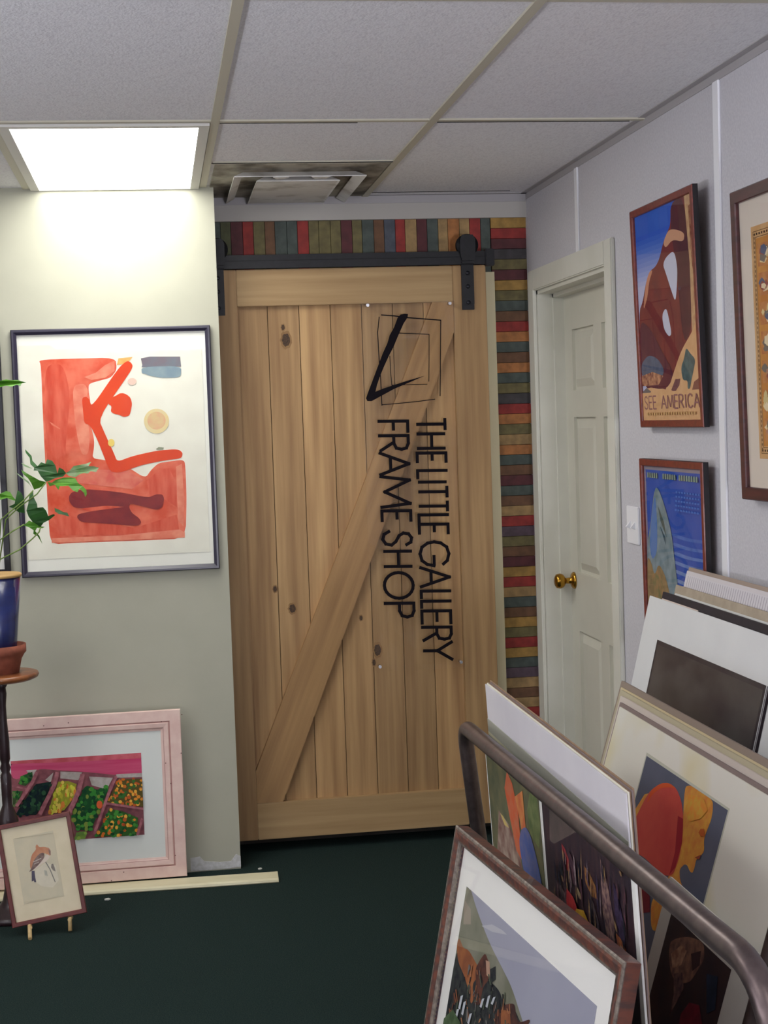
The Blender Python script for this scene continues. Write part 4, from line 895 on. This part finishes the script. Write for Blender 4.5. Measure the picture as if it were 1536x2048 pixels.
# right group, leaning towards the wall
lr = 0.300
PC = Plane((1.12, 3.0, 0.914), (0, -1, 0), (lr, 0, 1))
c0 = PC.uv(1240, 1413)
CRY = mat((240, 237, 226), (232, 220, 170), 0.85, (3.2, 3.2, 3.2), lo=0.46, hi=0.66, detail=2)
grpR = 'boards in the right stack of the rack'
o, A = None, None
top = c0[1]
o, A = sheet(PC, 'cream matted print of a red oval and yellow profile face, leaning right in the rack', c0[0], c0[0]+1.15, top, 0.3065, (0.0, 0.0, 0.0, 0.0), CRY, 0.004, CRM)
q = (1180, 1460, 3.483)
TLc, TRc, BRc = A.pl.uv(*conv([(400, 178)], *q)[0]), A.pl.uv(*conv([(965, 565)], *q)[0]), A.pl.uv(*conv([(775, 1180)], *q)[0])
wq = TRc[0]-TLc[0]; A.shape([(TLc[0]-.006, TLc[1]+.006), (TRc[0]+.006, TRc[1]+.006), (TRc[0]+.006, .03), (TLc[0]-.006, .03)], flatm((206, 206, 190)))
hq = (TLc[0], TRc[0], (TLc[1]+TRc[1])/2)
A.shape([(hq[0], hq[2]), (hq[1], hq[2]), (hq[1], .08), (hq[0], .08)], mat((86, 92, 112), (96, 100, 120), 0.6, (8, 8, 8), spec=0.3))
r_save = A.r; A.r = (hq[0], .08, hq[1], hq[2])
YEL = mat((222, 160, 62), (214, 132, 58), 0.6, (40, 40, 40), spec=0.3)
A.px([(385, 450), (420, 440), (430, 470), (330, 640), (285, 670), (280, 600)], *q, YEL)
A.px([(665, 400), (700, 385), (760, 410), (862, 490), (862, 560), (850, 630), (825, 690), (800, 760), (802, 850), (770, 885), (745, 905), (735, 960), (720, 1000), (700, 985), (685, 945), (665, 935), (630, 970), (632, 1040), (660, 1120), (600, 1200), (500, 1400), (430, 1400), (430, 1180), (560, 1020), (620, 880), (650, 700)], *q, YEL)
A.px([(500, 372), (560, 370), (610, 410), (645, 500), (658, 620), (650, 780), (620, 920), (580, 1020), (500, 1010), (400, 900), (320, 850), (285, 800), (285, 700), (330, 600), (390, 480), (430, 420)], *q, mat((190, 52, 56), (206, 78, 66), 0.6, (8, 8, 8), spec=0.3))
A.px([(430, 420), (500, 372), (560, 370), (610, 410), (560, 400), (500, 405), (440, 450), (400, 520)], *q, flatm((216, 92, 50)))
A.px([(620, 600), (655, 620), (648, 790), (600, 960), (560, 1010), (600, 850)], *q, flatm((158, 36, 48)))
A.px([(340, 1060), (380, 1080), (425, 1160), (425, 1270), (350, 1280)], *q, flatm((120, 36, 48)))
A.px([(780, 690), (805, 690), (806, 740), (780, 745), (765, 715)], *q, flatm((190, 96, 44))); A.px([(700, 450), (800, 480), (830, 560), (780, 620), (700, 640), (670, 560)], *q, flatm((224, 142, 60), (214, 168, 70), 60)); A.px([(740, 890), (785, 870), (770, 905)], *q, flatm((150, 70, 50)))
A.r = r_save; A.build(o)
for k, (mm, lb, dzp, th) in enumerate(((MAU, 'mauve grey board directly behind the yellow face print', (1240, 1404), 0.007), (mat((216, 204, 194), None, 0.8), 'pinkish white board, second behind the yellow face print', (1241, 1391), 0.009), (mat((190, 180, 152), None, 0.8), 'beige board, third behind the yellow face print', (1241, 1379), 0.008), (mat((212, 196, 158), None, 0.8), 'cream board, fourth behind the yellow face print', (1242, 1374), 0.004), (mat((150, 134, 122), None, 0.8), 'grey brown board, rearmost of the right rack stack', (1243, 1361), 0.009))):
    off = 0.0055 + sum((0.0095, 0.011, 0.010, 0.0055, 0.01)[:k])
    pl2 = PC.moved(0, 0, -off); a = pl2.uv(*dzp)
    board('backing_board', lb, 'board', pl2, a[0], a[0]+1.16-0.01*k, a[1], a[1]-downto(pl2, 0.3065), th, mm, grpR)
# dark print in front
PD = PC.moved(0, 0, 0.030); a = PD.uv(1341, 1753)
b_ = PD.uv(1508, 1990)
o, A = sheet(PD, 'dark print of a brown head in a grey mat, before the yellow face print', a[0], min(b_[0], -(2.50-3.0)), a[1], 0.3065, (0.0, 0.0, 0.0, 0.0), mat((198, 196, 190), None, 0.8))
d0, d1 = A.pl.uv(*conv([(565, 1300)], *q)[0]), A.pl.uv(*conv([(985, 1690)], *q)[0])
dt = (d0[1]+d1[1])/2+0.006
A.shape([(d0[0], dt), (d1[0], dt), (d1[0], .03), (d0[0], .03)], mat((34, 28, 40), (54, 36, 40), 0.55, (14, 14, 14), spec=0.3)); r_save = A.r; A.r = (d0[0], .03, d1[0], dt)
A.px([(560, 1480), (610, 1450), (700, 1440), (800, 1480), (802, 1600), (740, 1700), (700, 1760), (610, 1770), (570, 1700), (555, 1600)], *q, mat((132, 94, 76), (84, 56, 52), 0.7, (50, 50, 50)))
A.px([(570, 1560), (640, 1500), (680, 1540), (640, 1640), (580, 1660)], *q, flatm((176, 136, 112), (128, 92, 78), 60)); A.px([(710, 1560), (780, 1540), (770, 1640), (720, 1680)], *q, flatm((60, 40, 44)))
A.px([(590, 1700), (650, 1690), (660, 1800), (610, 1900), (560, 1990), (590, 1850)], *q, flatm((116, 88, 80), (70, 50, 60), 60))
A.px([(640, 1980), (700, 1900), (770, 1920), (790, 2060), (620, 2100)], *q, flatm((110, 26, 42), (84, 22, 36), 40)); A.px([(820, 1700), (900, 1720), (880, 1950), (820, 1980)], *q, flatm((34, 44, 66), (26, 34, 50), 30))
A.r = r_save; A.build(o)

# ------------------------------------------------------------------ added, unseen bench by the wall under the taller boards
bn = empty('added_bench', 'added unseen low dark bench behind the rack carrying the tall boards', 'bench', T(1.288, 3.2, 0))  # added support, hidden from view, for the tall boards to stand on
DKW = mat((70, 46, 36), (54, 36, 30), 0.5, (40, 4, 40))
MB().box((-0.145, -1.1, 0.47), (0.145, 1.15, 0.50), None, 0.003).build('top', DKW, bn)
for a in (-0.125, 0.125):
    for b in (-1.05, 1.1): MB().box((a-0.016, b-0.016, 0), (a+0.016, b+0.016, 0.47)).build('leg', DKW, bn)
le = 0.243
PE = Plane((1.34, 3.5, 1.105), (0, -1, 0), (le, 0, 1))
e0 = PE.uv(1300.5, 1191)
q = (1180, 1130, 4.315)
MG = mat((226, 227, 226), (220, 221, 221), 0.6, (5, 5, 5))
o, A = sheet(PE, 'grey white matted print with a dark picture on the added bench against the right wall', e0[0], e0[0]+0.98, e0[1], 0.501, (0, 0, 0, 0), MG, 0.003, MG)
a, b = A.pl.uv(*conv([(583, 655)], *q)[0]), A.pl.uv(*conv([(1530, 1030)], *q)[0]); tp = (a[1]+b[1])/2
A.shape([(a[0], tp), (b[0], tp), (b[0], .09), (a[0], .09)], mat((44, 36, 44), (66, 60, 62), 0.4, (6, 6, 6), spec=0.5))
A.shape([(a[0]+.012, tp-.012), (b[0]-.012, tp-.012), (b[0]-.012, .10), (a[0]+.012, .10)], mat((58, 50, 52), (84, 80, 78), 0.35, (5, 9, 5), spec=0.5))
A.shape([(b[0]+.004, tp), (b[0]+.010, tp), (b[0]+.010, .09), (b[0]+.004, .09)], flatm((120, 116, 120))); A.shape([(b[0]+.013, tp), (b[0]+.028, tp), (b[0]+.028, .09), (b[0]+.013, .09)], flatm((36, 26, 34)))
A.build(o)
grpB = 'boards on the bench against the right wall'  # the bench beneath them is an added, unseen support
def bb(lb, tlpx, off, th, m, length, name='backing_board'):
    pl2 = PE.moved(0, 0, -off); a = pl2.uv(*tlpx)
    return board(name, lb, 'board', pl2, a[0], a[0]+length, a[1], a[1]-downto(pl2, 0.501), th, m, grpB)
bb('narrow cream board poking up just behind the dark matted print', (1324, 1196.5), 0.0036, 0.0022, mat((224, 208, 196), None, 0.8), 0.28)
bb('black edged board behind the dark matted print on the added bench', (1326, 1183), 0.0066, 0.0105, mat((40, 36, 48), (30, 28, 38), 0.5, (20, 20, 20)), 0.98)
bb('white board behind the black edged board on the added bench', (1350, 1186), 0.0180, 0.0025, mat((222, 222, 218), None, 0.7), 0.95)
bb('thick tan board between the white board and the lined stack', (1352, 1169), 0.0215, 0.009, mat((180, 166, 146), (168, 154, 134), 0.8, (30, 30, 30)), 0.97)
# thin lined sheets at the back
o, p, ww, hh = bb('tall board faced with thin lined white paper, behind the tan board', (1374, 1141), 0.0315, 0.0035, mat((214, 208, 210), None, 0.7), 0.95, 'lined_board')
A = Art(p, -ww/2+.002, hh-.30, ww/2-.002, hh-.010, 0.0008, mat((216, 212, 216), None, 0.6), 0.00015)
k0 = A.k
for i in range(62):
    xx = -ww/2+.02+i*.0148; A.k = k0; A.shape([(xx, hh-.012), (xx+.0035, hh-.014), (xx-.004, hh-.2), (xx-.0065, hh-.2)], flatm((176, 170, 178)))
A.build(o, 'lined_paper')
bb('brown grey board, rearmost against the right wall', (1378, 1134), 0.0355, 0.006, mat((164, 146, 132), None, 0.8), 0.95)

# ------------------------------------------------------------------ horse picture leaning on the rack, in front
Yh = 3.10
a = on(1, Yh, 912, 1650); b = on(2, a.z, 1250, 1925); ex = (b-a).normalized()
d = ray(848, 2048); t = (a-C0).dot(ex)/d.dot(ex); p_ = C0+d*t
P = Plane(a, ex, a-p_); w_ = (b-a).length; h_ = a.z/P.v.z - 0.004
P = P.moved(w_/2, -h_)
FH = mat((122, 72, 58), (84, 60, 56), 0.45, (60, 60, 20), coat=0.2, lo=0.4, hi=0.6); FH2 = mat((138, 126, 114), (92, 80, 72), 0.5, (90, 90, 90))
e = frame_pic('framed_print', 'worn brown framed print of brown horses leaning on the near side of the rack', 'picture', P, w_, h_, 0.034, 0.028, FH,
    prof=[(0, -0.028), (0, -0.002), (0.003, 0), (0.012, 0.001), (0.028, -0.004), (0.034, -0.010), (0.034, -0.028)])
MB().molding(w_, h_, [(0.0, -0.003), (-0.0006, -0.001), (0.002, 0.0012), (0.006, 0.0014), (0.006, 0.0)], FH2).molding(w_, h_, [(0.027, -0.004), (0.027, -0.0015), (0.033, -0.006), (0.034, -0.010)], FH2).build('edge_bead', None, e)
MB().box((-w_/2+0.032, 0.032, -0.017), (w_/2-0.032, h_-0.032, -0.014)).build('mat_board', mat((244, 242, 236), None, 0.85), e)
for sx_ in (-1, 1):
    bd_ = MB().box((sx_*(w_/2-0.0335)-0.001, 0.034, -0.0125), (sx_*(w_/2-0.0335)+0.001, h_-0.034, -0.0115))
    for k in range(80):
        yy = 0.04+k*(h_-0.08)/80
        bd_.box((sx_*(w_/2-0.0335)-0.0015, yy, -0.012), (sx_*(w_/2-0.0335)+0.0015, yy+0.0045, -0.009))
    bd_.build('beading', mat((70, 50, 66), None, 0.5), e)
q = (840, 1620, 3.339)
c1 = P.uv(*conv([(285, 475)], *q)[0]); c2 = P.uv(*conv([(1122, 1355)], *q)[0]); c3 = P.uv(*conv([(120, 1400)], *q)[0])
A = Art(P, (c1[0]+c3[0])/2, 0.12, c2[0], (c1[1]+c2[1])/2, -0.013, flatm((168, 168, 182), (160, 160, 176), 6))  # lavender grey base paints in the wall's reflection on the glass
A.px([(260, 440), (290, 480), (330, 640), (420, 880), (500, 1040), (570, 1180), (650, 1440), (720, 1600), (0, 1600), (100, 1400)], *q, flatm((140, 138, 122), (118, 118, 100), 12))
A.px([(260, 600), (300, 660), (300, 760), (250, 760)], *q, flatm((160, 148, 132)))
A.px([(370, 770), (440, 760), (510, 800), (540, 830), (440, 810)], *q, flatm((186, 186, 192)))
HB = flatm((168, 104, 64), (140, 84, 56), 30); HD = flatm((104, 64, 52), (70, 46, 44), 40); HK = flatm((38, 38, 44), (64, 66, 64), 60)
A.px([(90, 1500), (150, 1250), (200, 960), (235, 920), (270, 1010), (330, 1080), (480, 1180), (520, 1300), (580, 1310), (640, 1440), (700, 1440), (720, 1700), (60, 1700)], *q, HK)
A.px([(205, 880), (225, 850), (250, 920), (285, 930), (330, 1010), (355, 1060), (340, 1120), (310, 1160), (320, 1260), (300, 1300), (285, 1200), (255, 1100), (215, 1010)], *q, HB)
A.px([(330, 1060), (360, 1000), (395, 950), (415, 1000), (430, 1060), (420, 1130), (380, 1180), (360, 1300), (320, 1300), (335, 1160)], *q, HD)
A.px([(400, 1000), (425, 1010), (428, 1120), (405, 1100)], *q, flatm((188, 150, 126)))
A.px([(430, 1060), (465, 1040), (465, 1130), (430, 1160)], *q, HK)
A.px([(460, 1360), (500, 1310), (550, 1290), (590, 1290), (600, 1370), (620, 1420), (700, 1390), (670, 1450), (640, 1600), (480, 1600)], *q, HD)
A.px([(500, 1330), (560, 1340), (570, 1500), (500, 1520)], *q, HB)
RS = random.Random(5); k0 = A.k
for i in range(120):
    A.k = k0+i % 10; x_ = RS.uniform(130, 560); y_ = RS.uniform(max(1000, 1500-(x_-60)*2.2, 900+(x_-250)*1.1), 1520); l_ = RS.uniform(24, 90); a_ = RS.uniform(-14, 14); w_2 = RS.uniform(3, 9)
    A.px([(x_, y_), (x_+w_2, y_), (x_+w_2+a_, y_+l_), (x_+a_, y_+l_)], *q, flatm(RS.choice(((150, 92, 62), (96, 60, 50), (60, 60, 62), (30, 30, 36), (120, 116, 112), (84, 92, 76), (176, 120, 84)))))
A.k = k0+11
for (x_, y_, l_) in ((380, 1260, 60), (420, 1240, 80), (455, 1250, 50), (240, 1240, 90), (260, 1280, 90), (215, 1330, 80), (300, 1360, 70)):
    A.px([(x_, y_), (x_+16, y_-6), (x_-4, y_+l_), (x_-16, y_+l_-10)], *q, flatm((196, 200, 206)))
A.px([(130, 1390), (190, 1330), (240, 1420), (200, 1500), (100, 1500)], *q, flatm((92, 112, 80), (70, 90, 60), 40))
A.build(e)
